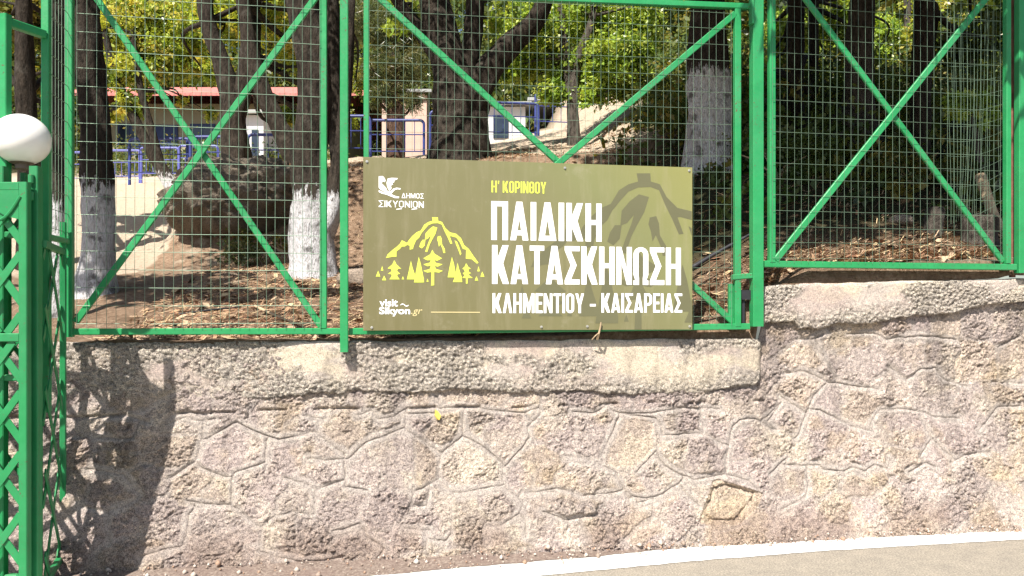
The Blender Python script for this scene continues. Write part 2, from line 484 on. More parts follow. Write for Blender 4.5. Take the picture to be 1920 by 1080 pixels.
# ------------------------------------------------------------------ the stone wall
def wall_y(z):                        # battered face: leans back going up
    z = np.asarray(z, float)
    return 0.10 - 0.235 * (1 - np.clip(z / 1.0, 0, 1.0)) ** 1.25 + 0.03 * np.clip(z - 1.0, 0, 1)
def Lw(px, py):
    y = 0.0
    for _ in range(8):
        s, z = L(px, py, y); y = float(wall_y(min(max(z, 0), 1.6)))
    return s, z
JOINTS = [
 [(382,790),(381,810),(372,845),(366,865)],[(385,825),(445,791)],[(455,799),(495,816),(520,825),(577,812)],[(501,827),(499,867)],
 [(366,866),(320,896)],[(440,885),(499,867)],[(320,792),(350,780)],[(365,790),(402,785)],[(205,780),(240,780),(280,792)],[(178,820),(215,822),(250,820)],
 [(375,877),(392,884),(417,894)],[(435,895),(434,950)],[(350,940),(382,946),(432,948)],[(365,949),(352,965),(350,1000)],[(445,957),(480,985)],
 [(492,989),(515,967),(545,962),(590,965)],[(490,1007),(487,1035)],[(592,920),(590,965)],[(594,918),(645,901)],[(646,857),(646,907)],
 [(600,817),(647,855)],[(577,860),(610,864),(647,861)],[(532,897),(570,905),(592,917)],[(625,997),(675,982)],[(265,1046),(315,1030),(340,1025)],
 [(597,790),(597,817),(647,852)],[(655,859),(685,832),(720,817),(760,801)],[(761,770),(760,807)],[(762,807),(795,827),(827,850)],[(829,850),(866,819)],
 [(869,780),(869,817)],[(872,819),(910,840),(945,872)],[(826,855),(822,900)],[(822,900),(777,922)],[(775,912),(772,952)],[(807,920),(800,950)],
 [(830,912),(855,925),(885,922),(942,910)],[(945,872),(944,900),(947,912)],[(947,877),(970,852),(995,822)],[(989,802),(1015,775),(1010,765)],
 [(947,915),(980,942)],[(982,922),(1040,923)],[(647,912),(690,922)],[(710,787),(740,780),(762,765)],[(832,767),(865,761),(922,770),(985,775)],
 [(785,775),(815,775)],[(816,737),(816,775)],[(670,777),(695,771)],[(570,780),(612,786)],[(982,942),(975,962),(940,985)],[(760,994),(800,994)],
 [(805,995),(800,1030)],[(845,1002),(837,1015)],[(914,987),(914,1012)],[(987,980),(987,1007)],
 [(1000,925),(1045,917),(1095,931),(1170,921)],[(1060,856),(1107,862),(1155,887),(1170,915),(1180,937)],[(1162,781),(1145,820),(1132,850),(1130,870)],
 [(1175,777),(1230,784)],[(1232,785),(1244,810)],[(1245,816),(1282,814),(1322,814),(1342,827)],[(1315,772),(1319,800)],
 [(1170,917),(1185,930),(1215,935),(1245,927),(1280,900)],[(1247,875),(1277,890),(1300,900),(1360,889),(1405,902),(1425,922)],[(1195,885),(1230,847)],
 [(1362,885),(1364,850),(1375,800),(1387,789),(1415,786),(1457,807)],[(1430,789),(1467,754)],[(1445,890),(1475,860)],[(1075,772),(1112,776),(1140,761)],
 [(1150,771),(1170,775),(1220,775),(1287,765),(1350,767)],[(1195,945),(1225,935)],[(1282,920),(1312,950)],
 [(1462,741),(1512,776)],[(1472,700),(1507,696),(1555,717),(1647,730)],[(1542,662),(1570,712)],[(1550,720),(1527,742)],
 [(1665,687),(1700,712),(1727,692),(1755,690),(1770,712),(1815,725)],[(1872,652),(1912,630)],[(1665,636),(1727,630),(1795,637)],[(1497,636),(1525,636),(1547,625)],
 [(1862,717),(1920,720)],[(1590,627),(1640,625)],[(1512,776),(1527,745),(1550,719)],[(1512,776),(1500,815),(1492,822)],
 [(1522,767),(1540,770),(1570,785),(1600,800),(1640,810)],[(1635,792),(1652,770),(1685,766),(1735,774)],[(1727,777),(1745,820),(1785,857)],
 [(1750,781),(1800,785)],[(1745,825),(1727,857)],[(1835,807),(1875,762),(1915,761)],[(1470,872),(1537,874)],
 [(1547,882),(1585,884),(1600,876),(1625,885),(1640,872),(1665,880)],[(1670,862),(1666,880)],[(1705,885),(1737,867),(1755,875)],
 [(1785,870),(1807,855),(1855,847)],[(1517,907),(1512,932),(1465,957)],[(1440,790),(1467,755)],
 [(500,1040),(560,1055),(640,1048)],[(690,1010),(720,1030),(705,1050)],[(1020,960),(1060,975),(1120,965)],[(1090,985),(1105,1010)],
 [(1920,800),(1990,815),(2060,790)],[(1990,815),(2000,880)],[(160,880),(230,890),(262,930)],[(150,950),(200,960),(250,940)],[(200,960),(205,1020)]]
PIT = [(1340,917),(1362,910),(1417,927),(1405,952),(1382,977),(1335,976),(1325,960)]

WS = np.linspace(-3.4, 6.2, 1700)
S_STEP = L(1432, 620, 0.1)[0]
def wall_top(s): return 1.205 + 0.33 * sstep(S_STEP - 0.06, S_STEP + 0.06, s)
WT = np.linspace(0, 1, 280)
SS, TT = np.meshgrid(WS, WT)
ZZ = -0.05 + TT * (wall_top(SS) + 0.05)
def seg_dist(S, Z, polys, wob=0.008, raw=False):
    d = np.full(S.shape, 9.0)
    Sx = S + wob * fbm(S * 14, Z * 14, 3, 31) * 2; Zx = Z + wob * fbm(S * 14, Z * 14, 3, 37) * 2
    for pl in polys:
        q = pl if raw else [Lw(*p) for p in pl]
        smin = min(p[0] for p in q) - 0.25; smax = max(p[0] for p in q) + 0.25
        c0, c1 = np.searchsorted(S[0], [smin, smax])
        if c1 <= c0: continue
        sub = d[:, c0:c1]; A = Sx[:, c0:c1]; B = Zx[:, c0:c1]
        for (x0, z0), (x1, z1) in zip(q[:-1], q[1:]):
            dx, dz = x1 - x0, z1 - z0
            t = np.clip(((A - x0) * dx + (B - z0) * dz) / (dx * dx + dz * dz + 1e-9), 0, 1)
            np.minimum(sub, np.hypot(A - x0 - t * dx, B - z0 - t * dz), out=sub)
    return d
JQ = [[np.array(Lw(*p)) for p in pl] for pl in JOINTS]
LINKS = []
for i, q in enumerate(JQ):
    for e in (q[0], q[-1]):
        best = (0.11, None)
        for j, r in enumerate(JQ):
            if i == j: continue
            for p0, p1 in zip(r[:-1], r[1:]):
                dv = p1 - p0; t = np.clip(np.dot(e - p0, dv) / (np.dot(dv, dv) + 1e-9), 0, 1); c = p0 + dv * t
                dd = np.linalg.norm(e - c)
                if dd < best[0]: best = (dd, c)
        if best[1] is not None and best[0] > 0.008: LINKS.append([e, best[1]])
DJ = seg_dist(SS, ZZ, JQ + LINKS, raw=True)
DP = seg_dist(SS, ZZ, [PIT + [PIT[0]]], 0.01)
pit = [Lw(*p) for p in PIT]; pc = np.mean(pit, 0)
inpit = np.ones(SS.shape, bool)
for (x0, z0), (x1, z1) in zip(pit, pit[1:] + pit[:1]):
    inpit &= ((x1 - x0) * (ZZ - z0) - (z1 - z0) * (SS - x0)) < 0.004
import heapq
CS = 0.0125
cs_ = np.arange(-3.45, 6.25, CS); cz_ = np.arange(-0.06, 1.60, CS)
CSg, CZg = np.meshgrid(cs_, cz_)
DC = seg_dist(CSg, CZg, JQ + LINKS, wob=0.0, raw=True)
score = np.minimum(DC, 0.16) + 0.02 * vn(CSg * 30, CZg * 30, 111)
order = np.argsort(-score.ravel()); free = np.ones(DC.shape, bool); seeds = []
for q in order:
    j, i = divmod(int(q), len(cs_))
    if not free[j, i]: continue
    seeds.append((j, i)); r = int((0.085 + 0.55 * min(DC[j, i], 0.14)) / CS)
    free[max(0, j - r):j + r + 1, max(0, i - int(r * 1.25)):i + int(r * 1.25) + 1] = False
    if len(seeds) > 600: break
cost = 1 + 0.6 * vn(CSg * 9, CZg * 9, 113) + 26 * np.exp(-(DC / 0.014) ** 2)
LAB = np.full(DC.shape, -1, int); best_ = np.full(DC.shape, 1e9); hp = []
for k, (j, i) in enumerate(seeds): hp.append((0.0, j, i, k))
heapq.heapify(hp)
while hp:
    d_, j, i, k = heapq.heappop(hp)
    if LAB[j, i] >= 0: continue
    LAB[j, i] = k
    for dj, di in ((1, 0), (-1, 0), (0, 1), (0, -1)):
        a_, b_ = j + dj, i + di
        if 0 <= a_ < LAB.shape[0] and 0 <= b_ < LAB.shape[1] and LAB[a_, b_] < 0:
            nd_ = d_ + cost[a_, b_] * (1.0 if di else 1.35)
            if nd_ < best_[a_, b_]: best_[a_, b_] = nd_; heapq.heappush(hp, (nd_, a_, b_, k))
wob = 0.010 * fbm(SS * 22, ZZ * 22, 3, 115) * 2; wob2 = 0.010 * fbm(SS * 22, ZZ * 22, 3, 117) * 2
ii = np.clip(((SS + wob - cs_[0]) / CS).round().astype(int), 0, len(cs_) - 1); jj = np.clip(((ZZ + wob2 - cz_[0]) / CS).round().astype(int), 0, len(cz_) - 1)
STN = LAB[jj, ii]
eb = np.zeros(LAB.shape, bool)
eb[:, 1:] |= LAB[:, 1:] != LAB[:, :-1]; eb[1:] |= LAB[1:] != LAB[:-1]
soft = eb.astype(float)
for _ in range(3):
    pd = np.pad(soft, 1, mode='edge'); soft = (pd[1:-1, 1:-1] * 2 + pd[:-2, 1:-1] + pd[2:, 1:-1] + pd[1:-1, :-2] + pd[1:-1, 2:]) / 6
def bil(Fm):
    u = np.clip((SS + wob - cs_[0]) / CS, 0, len(cs_) - 1.001); v = np.clip((ZZ + wob2 - cz_[0]) / CS, 0, len(cz_) - 1.001)
    i0, j0 = u.astype(int), v.astype(int); fu, fv = u - i0, v - j0
    return (Fm[j0, i0] * (1 - fu) + Fm[j0, i0 + 1] * fu) * (1 - fv) + (Fm[j0 + 1, i0] * (1 - fu) + Fm[j0 + 1, i0 + 1] * fu) * fv
EDGE = bil(soft)                                   # about 0.5 on a stone's edge, 0 inside
rs = np.random.default_rng(119); NS = len(seeds)
st_t = rs.normal(size=NS); st_c = rs.integers(0, 5, NS); st_a = rs.normal(size=(NS, 2)) * 0.06; st_h = rs.normal(size=NS) * 0.007; st_r = rs.uniform(0.25, 1.0, NS)
sc_ = np.array([(cs_[i], cz_[j]) for j, i in seeds])
mort = sstep(0.040, 0.014, DJ + 0.030 * fbm(SS * 9, ZZ * 9, 4, 41) * 2)         # smeared mortar along joints
big = fbm(SS * 3.2, ZZ * 3.2, 3, 43)
rough_ = fbm(SS * 30, ZZ * 30, 4, 45, 0.66)
pits = worley(SS * 38, ZZ * 38, 2); pits2 = worley(SS * 74, ZZ * 74, 4)
patch = sstep(-0.04, 0.10, fbm(SS * 6, ZZ * 6, 4, 47))
mort = np.maximum(mort, sstep(0.20, 0.36, EDGE) * 0.6)
stone_amp = (1 - mort) * (0.45 + 0.55 * patch) * (0.35 + 0.65 * st_r[STN])
low = sstep(0.28, 0.1, ZZ)
fine = fbm(SS * 60, ZZ * 60, 3, 49, 0.65); ridge = np.abs(fbm(SS * 13, ZZ * 13, 4, 50, 0.6))
h = 0.022 * big + 0.034 * rough_ * (0.22 + 0.78 * stone_amp) + 0.013 * fine * (0.35 + 0.65 * stone_amp) - 0.03 * stone_amp * sstep(0.06, 0.0, ridge) * 0.4 - 0.011 * stone_amp * sstep(0.45, 0.1, pits) + 0.009 * stone_amp * (0.5 - pits2) - 0.004 * mort
h += 0.010 * stone_amp * patch
h += 0.6 * (1 - mort) * (st_h[STN] + np.clip(st_a[STN, 0] * (SS - sc_[STN, 0]) + st_a[STN, 1] * (ZZ - sc_[STN, 1]), -0.012, 0.012) + 0.004)
h -= 0.0095 * np.exp(-(DJ / 0.0038) ** 2) * (0.25 + 1.3 * vn(SS * 5, ZZ * 5, 51))
h += 0.003 * np.exp(-((DJ - 0.018) / 0.008) ** 2)
h -= 0.020 * np.exp(-(DP / 0.010) ** 2) * (0.4 + vn(SS * 12, ZZ * 12, 59)) + np.where(inpit, 0.010 + 0.09 * np.clip((SS - pc[0]) * 0.3 - (ZZ - pc[1]) * 0.2, -0.08, 0.08), 0)
h += low * 0.02 * fbm(SS * 12, ZZ * 12, 3, 53)
# ragged crevice course under the concrete cap
crev = np.exp(-((ZZ - (0.845 + 0.05 * fbm(SS * 3, SS * 0, 3, 55))) / 0.010) ** 2) * sstep(0.46, 0.58, vn(SS * 7, ZZ * 2, 57)) * (SS < S_STEP)
h -= 0.022 * crev
YY = wall_y(ZZ) - h
# colours: grey mortar, warm stone with cream, ochre and mauve patches
def lerp(a, b, t): return a * (1 - t[..., None]) + np.array(b) * t[..., None]
tint = np.zeros(SS.shape + (3,)) + np.array([0.415, 0.355, 0.325])
tint = lerp(tint, [0.52, 0.455, 0.375], 0.9 * sstep(-0.02, 0.14, fbm(SS * 5, ZZ * 5, 4, 61)))
tint = lerp(tint, [0.49, 0.385, 0.26], 0.62 * sstep(0.08, 0.2, fbm(SS * 4.4, ZZ * 4.4, 4, 63)))
tint = lerp(tint, [0.345, 0.29, 0.27], 0.6 * sstep(0.03, 0.16, fbm(SS * 7, ZZ * 7, 4, 65)))
SP_ = np.array([(0.42, 0.37, 0.34), (0.49, 0.43, 0.36), (0.37, 0.315, 0.30), (0.50, 0.41, 0.30), (0.44, 0.37, 0.355)])
tint = tint * 0.66 + SP_[st_c[STN]] * 0.34
tint = tint * (1 + 0.075 * np.clip(st_t[STN], -1.6, 1.6))[..., None]
tint = lerp(tint, [0.39, 0.352, 0.318], 0.8 * mort)
tint = lerp(tint, [0.46, 0.345, 0.2], np.where(inpit, 0.35, 0.0))
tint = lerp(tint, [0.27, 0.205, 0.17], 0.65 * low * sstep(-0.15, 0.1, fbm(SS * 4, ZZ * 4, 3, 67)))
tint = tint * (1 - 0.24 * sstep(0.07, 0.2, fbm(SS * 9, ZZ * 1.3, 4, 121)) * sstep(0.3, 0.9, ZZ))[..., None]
tint = np.array([1.05, 1.045, 1.07]) * tint * (1.0 + 0.1 * sstep(0.6, 2.4, SS))[..., None]  # lighter to the right: the sun's overexposure carried in the tint
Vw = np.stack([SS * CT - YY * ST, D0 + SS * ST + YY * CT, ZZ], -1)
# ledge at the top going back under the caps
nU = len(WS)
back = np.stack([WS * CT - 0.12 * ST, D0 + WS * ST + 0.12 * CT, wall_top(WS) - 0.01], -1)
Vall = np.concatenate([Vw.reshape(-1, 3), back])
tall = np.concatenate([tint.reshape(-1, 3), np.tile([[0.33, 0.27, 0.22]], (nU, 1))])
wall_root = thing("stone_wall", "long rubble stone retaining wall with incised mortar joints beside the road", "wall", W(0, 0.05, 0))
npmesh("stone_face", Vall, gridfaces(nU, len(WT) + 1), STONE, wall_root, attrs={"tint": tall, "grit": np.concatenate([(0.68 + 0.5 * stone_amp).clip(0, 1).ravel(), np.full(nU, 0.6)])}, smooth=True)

def coping(name, s0, s1, ztop, bottom, yf, yback, seed, pebble, label):
    """cast concrete cap: top ledge, weathered front face, ragged underside"""
    ns = int((s1 - s0) / 0.008); s = np.linspace(s0, s1, ns)
    if callable(yf): yf = yf(s)
    bs = np.array([b[0] for b in bottom]); bz = np.array([b[1] for b in bottom])
    zb = np.interp(s, bs, bz) + 0.045 * fbm(s * 14, s * 0, 5, seed, 0.65)
    zt = (ztop(s) if callable(ztop) else np.full(ns, ztop)) + 0.022 * fbm(s * 6, s * 0, 4, seed + 1)
    endf = np.minimum(sstep(s0, s0 + 0.05, s), sstep(s1, s1 - 0.05, s))
    rows = []
    nt, nf, nb = 14, 44, 6
    for k in range(nt):                               # top, from the back
        t = k / (nt - 1); rows.append((yback + (yf + 0.012 - yback) * t + 0 * s, zt - 0.004 * (1 - endf), 0.25))
    for k in range(nf):
        t = (k + 0.6) / nf
        edge = 0.014 * (np.exp(-t / 0.03)) + 0.008 * np.exp(-(1 - t) / 0.03)
        rows.append((yf + edge + 0 * s, zt + (zb - zt) * t, 1.0))
    for k in range(nb):
        t = (k + 1) / nb; rows.append((yf + 0.02 + 0.13 * t + 0 * s, zb + 0.006 * t, 0.4))
    Y = np.array([r[0] for r in rows]); Z = np.array([r[1] for r in rows]); A = np.array([np.full(ns, r[2]) for r in rows])
    S = np.tile(s, (len(rows), 1))
    arc = np.cumsum(np.abs(np.diff(Y, axis=0, prepend=Y[:1])) + np.abs(np.diff(Z, axis=0, prepend=Z[:1])), 0)
    pm = sstep(-0.02, 0.09, fbm(S * 2.6, arc * 5, 4, seed + 3) + pebble)
    lowp = sstep(0.16, 0.02, Z - zb)
    pm = np.clip(np.maximum(pm, lowp * 0.9), 0, 1)
    w = worley(S * 46, arc * 46, seed); w2 = worley(S * 90, arc * 90, seed + 1)
    hh = A * (0.012 * fbm(S * 6, arc * 6, 4, seed + 4) + pm * (0.019 * (0.5 - w) + 0.010 * (0.5 - w2) + 0.02 * fbm(S * 24, arc * 24, 4, seed + 5, 0.65)))
    Y = Y - hh + (1 - endf) * 0.05
    Z = Z + (A < 0.5) * 0.006 * fbm(S * 20, Y * 20, 3, seed + 6)
    col = np.zeros(S.shape + (3,)) + np.array([0.45, 0.40, 0.36])
    col = lerp(col, [0.52, 0.46, 0.37], sstep(0.0, 0.14, fbm(S * 3.4, arc * 6, 4, seed + 7)))
    col = lerp(col, [0.40, 0.325, 0.30], 0.7 * sstep(0.04, 0.16, fbm(S * 3, arc * 4, 4, seed + 8)))
    col = lerp(col, [0.50, 0.47, 0.42], 0.7 * pm)
    col = np.array([1.15, 1.13, 1.13]) * col * (1 - 0.35 * pm * sstep(0.30, 0.75, w))[..., None]
    stn = sstep(0.06, 0.2, fbm(S * 11, arc * 1.1, 4, seed + 12)) * sstep(0.0, 0.05, arc - 0.1)
    col = col * (1 - 0.18 * stn)[..., None]
    V = np.stack([S * CT - Y * ST, D0 + S * ST + Y * CT, Z], -1)
    o = npmesh(name, V.reshape(-1, 3), gridfaces(ns, len(rows)), STONE, wall_root, attrs={"tint": col.reshape(-1, 3), "grit": (0.52 + 0.48 * pm).ravel()}, smooth=True)
    o["label"] = label
    return o
bl = [(120,748),(300,750),(360,752),(420,756),(480,748),(560,742),(600,738),(700,735),(760,735),(816,733),(870,732),(930,735),(980,737),(1040,737),(1090,733),(1140,738),(1200,738),(1280,738),(1340,733),(1380,725),(1410,722),(1434,712)]
coping("concrete_coping", -2.95, L(1437, 690, 0.06)[0], 1.245, [L(x, y, 0.06) for x, y in bl], lambda s: 0.070 + 0.022 * sstep(L(640, 700)[0], L(480, 700)[0], s) - 0.008 * fbm(s * 2, s * 0, 3, 79), 0.13, 71, 0.06, "long pale pebbly concrete cap")
br = [(1415,612),(1450,604),(1497,603),(1502,614),(1530,618),(1548,614),(1580,604),(1620,609),(1660,603),(1700,594),(1760,591),(1800,586),(1850,573),(1920,565),(2100,560),(2600,548)]
sR0 = L(1424, 560, 0.03)[0]
coping("concrete_coping", sR0, 6.15, lambda s: 1.588 + 0.045 * (s - sR0) * (1 - 0.1 * s) - 0.045 * np.exp(-(s - sR0) / 0.04), [L(x, y, 0.03) for x, y in br], 0.076, 0.15, 83, -0.02, "smooth raised concrete cap at the higher end")

# dirt verge at the foot of the wall
vs_ = np.linspace(-3.4, 6.2, 540); vt = np.linspace(0, 1, 26)
VS, VT = np.meshgrid(vs_, vt)
yo = -0.46 + 0.40 * VT
vz = 0.004 + 0.05 * VT ** 2.2 * (0.6 + 0.8 * vn(VS * 4, VT * 3, 91)) + 0.010 * fbm(VS * 22, VT * 9, 3, 93) * sstep(0.0, 0.4, VT)
edge_line = np.interp(VS * CT, LT[:, 0], LT[:, 1])          # y of the line's far edge
fr = W(0, 0, 0)
ymin = edge_line - 0.012 + 0.04 * fbm(VS * 9, VS * 0, 4, 95)
gy = ymin + (D0 + VS * ST + 0.02 - ymin) * VT
V = np.stack([VS * CT, gy, np.maximum(vz, 0.0045 + 0.003 * VT) + 0.003], -1)
npmesh("dirt_verge", V.reshape(-1, 3), gridfaces(len(vs_), len(vt)), DIRT, smooth=True)["kind"] = "structure"

# ------------------------------------------------------------------ fence: posts, framed mesh panels
FO = 0.055                            # frame centre plane behind the sign face
def fbar(mb, p, q, wpx, depth=0.035, off=FO, shift=0.0):
    a, b = F(*p, off), F(*q, off)
    w = wpx / FPX * ((a.y + b.y) / 2)
    return mb.bar(a, b, w, depth)
def wire_mesh(s0, s1, z0, z1, off, parent, seed, pitch=0.05, vp=0.10, rad=0.0016, top_slope=0.0):
    mb = MB(); r = random.Random(seed)
    sag = lambda s, z: W(s, off + 0.012 * (vn(s * 1.3, z * 1.3, seed) - 0.5), z)
    n = int(round((s1 - s0) / pitch))
    for i in range(n + 1):
        s = s0 + (s1 - s0) * i / n; j = r.uniform(-0.002, 0.002)
        zs = np.linspace(z0, z1, 9)
        mb.tube([sag(s + j + 0.004 * (vn(s * 2, z * 2, seed + 2) - 0.5), z) for z in zs], rad, 5)
    m = int((z1 - z0) / vp)
    for k in range(m + 1):
        z = z0 + 0.03 + vp * k
        if z > z1: break
        ss = np.linspace(s0, s1, 13)
        mb.tube([sag(s, z + top_slope * (s - s0) + 0.006 * (vn(s * 2, z * 3, seed + 4) - 0.5)) - BACK * (2 * rad) for s in ss], rad * 1.15, 5)
    return mb.build("wire_mesh", WIRE, parent)

ZT = 3.62
def vtop(px, off=FO): s, _ = L(px, 300, off); return s
def pole(mb, px, ptop, pbot, wpx, depth=0.04, off=FO):
    s, zb = L(px, pbot, off); zt = L(px, ptop, off)[1]
    a, b = W(s, off, zb), W(s, off, zt)
    mb.bar(a, b, wpx / FPX * a.y, depth)

# left panel
A = thing("wire_fence", "left green wire fence panel with an X brace, behind the white globe lamp", "wire fence", W(L(390, 620)[0], FO, 1.3), "green framed wire fence panels along the wall")
m = MB(); pole(m, 131, -60, 632, 13); m.build("upright", GREEN, A)
m = MB(); pole(m, 606.5, -60, 615, 13); m.build("upright", GREEN, A)
m = MB(); fbar(m, (138, 622), (638, 621), 12); m.build("bottom_rail", GREEN, A)
m = MB(); fbar(m, (175, -12), (602, 612), 12, 0.02, FO + 0.012); m.build("brace", GREEN, A)
m = MB(); fbar(m, (602, -18), (142, 604), 12, 0.02, FO - 0.010); m.build("brace", GREEN, A)
m = MB(); fbar(m, (138, -56), (602, -50), 12); m.build("top_rail", GREEN, A)
wire_mesh(L(140, 0)[0], L(600, 0)[0], 1.32, ZT - 0.06, FO - 0.024, A, 5, rad=0.0014)

# centre panel
B = thing("wire_fence", "middle green wire fence panel with a V brace, the board hangs on it", "wire fence", W(L(1035, 620)[0], FO, 1.3), "green framed wire fence panels along the wall")
m = MB(); pole(m, 687, -20, 618, 10); m.build("upright", GREEN, B)
m = MB(); pole(m, 1382, 18, 612, 12); m.build("upright", GREEN, B)
m = MB(); fbar(m, (654, 621.5), (1404, 612), 12); m.build("bottom_rail", GREEN, B)
m = MB(); fbar(m, (654, -17), (1407, 13), 11); m.build("top_rail", GREEN, B)
m = MB(); fbar(m, (706, -8), (1376, 606), 12, 0.02, FO + 0.012); m.build("brace", GREEN, B)
m = MB(); fbar(m, (1378, 26), (694, 606), 12, 0.02, FO - 0.010); m.build("brace", GREEN, B)
m = MB(); fbar(m, (1372, 520), (1409, 517), 10, 0.03, FO - 0.01)
fbar(m, (1370, 532), (1370, 604), 9, 0.03, FO + 0.02)
m.build("latch_bracket", GREEN, B)
m = MB(); m.box(F(1396, 553, FO + 0.02), ALONG * 0.036, BACK * 0.02, UP * 0.03); m.bar(F(1394, 560, FO + 0.02), F(1394, 610, FO + 0.02), 0.02, 0.012); m.build("lock_case", DARKIRON, B)
wire_mesh(L(692, 0)[0], L(1376, 0)[0], 1.335, 3.30, FO - 0.024, B, 9, top_slope=0.012, rad=0.0010)

# right panel
C_ = thing("wire_fence", "right green wire fence panel with an X brace, above the smooth raised concrete cap", "wire fence", W(L(1665, 500)[0], FO, 1.7), "green framed wire fence panels along the wall")
m = MB(); pole(m, 1446.5, -60, 492, 12); m.build("upright", GREEN, C_)
m = MB(); pole(m, 1888, -60, 494, 10); m.build("upright", GREEN, C_)
m = MB(); fbar(m, (1431, 495), (1903, 501), 12); m.build("bottom_rail", GREEN, C_)
m = MB(); fbar(m, (1453, -40), (1883, -52), 12); m.build("top_rail", GREEN, C_)
m = MB(); fbar(m, (1495, -22), (1880, 490), 11, 0.02, FO + 0.012); m.build("brace", GREEN, C_)
m = MB(); fbar(m, (1880, -42), (1454, 488), 12, 0.02, FO - 0.010); m.build("brace", GREEN, C_)
wire_mesh(L(1453, 0)[0], L(1883, 0)[0], 1.73, ZT - 0.02, FO - 0.024, C_, 13, rad=0.0010)
# the bent second layer of wire at its right
mb = MB()
for i in range(17):
    px = 1775 + i * 7.2
    mb.tube([F(px + 10 * math.sin(t * 2.2 + i * 0.3) * t, 20 + t * 400 - 30 * t * t * (i / 17), FO + 0.05 + 0.03 * math.sin(t * 5 + i)) for t in np.linspace(0, 1, 10)], 0.001, 4)
for k in range(14):
    mb.tube([F(1775 + t * 115, 40 + k * 28 + (14 - 34 * t) * (k / 14) * 2 * t, FO + 0.055 + 0.02 * math.sin(t * 6 + k)) for t in np.linspace(0, 1, 8)], 0.001, 4)
mb.build("bent_wire_patch", WIRE, C_)

def post(label, px, ptop, pbot, wpx, depth, off, mat=GREEN, name="fence_post", group="green square fence posts"):
    m = MB(); pole(m, px, ptop, pbot, wpx, depth, off)
    s, z = L(px, pbot, off)
    o = m.build(name, mat, loc=W(s, off, z))
    return tag(o, label, "post", group)
post("slim green fence post left of the board, its foot on the concrete cap's face", 645.5, -70, 660, 15, 0.04, 0.018)
P1 = thing("fence_post", "thick green fence post where the wall steps up, right of the board", "post", W(L(1418, 612, 0.05)[0], 0.05, 1.3), "green square fence posts")
m = MB(); pole(m, 1418.5, -70, 612, 21, 0.06, 0.05); m.build("shaft", GREEN, P1)
m = MB(); fbar(m, (1409, -60), (1409, 46), 5, 0.05, 0.03); m.build("hinge_plate", GREEN, P1)
post("green fence post at the far right edge of the photo", 1914, -70, 512, 18, 0.05, 0.05)
post("rusty brown iron post beside the right end of the fence", 1898, -40, 520, 9, 0.03, 0.12, RUST, "iron_post", None)

# return frame at the corner, next to the gate
cx = L(131, 300, FO)[0]; CORN = W(cx, FO, 0)
Q1 = P(87, 300, 4.05); Q0 = P(10, 300, 3.84)
R_ = thing("wire_fence", "narrow green wire side frame turning the corner behind the globe lamp", "wire fence", Vector((Q1.x, Q1.y, 1.2)), "green framed wire fence panels along the wall")
dirR = (Vector((CORN.x, CORN.y, 0)) - Vector((Q1.x, Q1.y, 0))).normalized()
m = MB(); m.bar((Q1.x, Q1.y, 0.9), (Q1.x, Q1.y, 3.6), 0.038, 0.04, dirR); m.build("upright", GREEN, R_)
m = MB(); m.bar((Q0.x, Q0.y, 1.2), (Q0.x, Q0.y, 2.86), 0.042, 0.04, Vector((0.2, 1, 0))); m.build("upright", GREEN, R_)
m = MB(); m.bar((Q0.x, Q0.y + 0.022, 2.83), (Q1.x, Q1.y - 0.021, 2.83), 0.04, 0.04, UP); m.build("top_rail", GREEN, R_)
m = MB(); m.bar((Q1.x, Q1.y + 0.021, 1.80), (CORN.x, CORN.y - 0.03, 1.80), 0.03, 0.03, UP); m.build("cross_rail", GREEN, R_)
mb = MB()
q1, q2 = Vector((Q1.x, Q1.y + 0.02, 0)), Vector((CORN.x, CORN.y - 0.02, 0))
for i in range(7):
    p = q1.lerp(q2, i / 6); mb.tube([p + UP * 1.83, p + UP * 3.55], 0.0016, 4)
for k in range(18):
    z = 1.85 + k * 0.1; mb.tube([q1 + UP * z, q2 + UP * (z)], 0.0017, 4)
mb.build("wire_mesh", WIRE, R_)

# ------------------------------------------------------------------ lattice gate pillar, lamp, gate leaf, side lattice
xr, xl, yf_, yb_ = P(67, 300, 3.76).x, P(13, 300, 3.80).x, 3.76, 3.93
G = thing("gate_pillar", "green open steel pillar of square tubes under the globe lamp", "gate pillar", Vector(((xl + xr) / 2, (yf_ + yb_) / 2, 0)))
for (x, y, w_) in ((xr, yf_, 0.043), (xl, yf_, 0.043), (xr - 0.085, yb_, 0.026), (xl, yb_, 0.026)):
    m = MB(); m.bar((x, y, 0), (x, y, 2.105), w_, w_, (0, 1, 0)); m.build("upright", GATEGREEN, G)
m = MB()
for z in (0.15, 1.1, 1.78):
    m.bar((xl + 0.022, yf_, z), (xr - 0.022, yf_, z), 0.03, 0.03, (0, 1, 0)); m.bar((xl + 0.014, yb_, z), (xr - 0.099, yb_, z), 0.03, 0.03, (0, 1, 0))
m.build("cross_bars", GATEGREEN, G)
m = MB(); m.bar((xr - 0.045, (yf_ + yb_) / 2 + 0.01, 0.06), (xr - 0.045, (yf_ + yb_) / 2 + 0.01, 1.74), 0.006, 0.155, Vector((-0.5, 1, 0)), 0.001); m.build("side_plate", GATEGREEN, G)
m = MB()
for z in (2.04, 1.96): m.lathe((xr - 0.004, yf_ - 0.03, z - 0.02), [(0.008, 0), (0.013, 0.004), (0.013, 0.04), (0.008, 0.044)], 12)
m.build("hinge", GATEGREEN, G)
GL = P(41, 262, 3.85)
LAMP = thing("globe_lamp", "white opal globe lamp on top of the green lattice gate pillar", "lamp", Vector((GL.x, GL.y, 2.108)))
prof = []
R0 = 0.128
for k in range(25):
    a = -math.pi / 2 * 0.74 + (math.pi / 2 * 0.74 + math.pi / 2 * 0.995) * k / 24
    prof.append((R0 * math.cos(a), R0 * 0.96 * math.sin(a)))
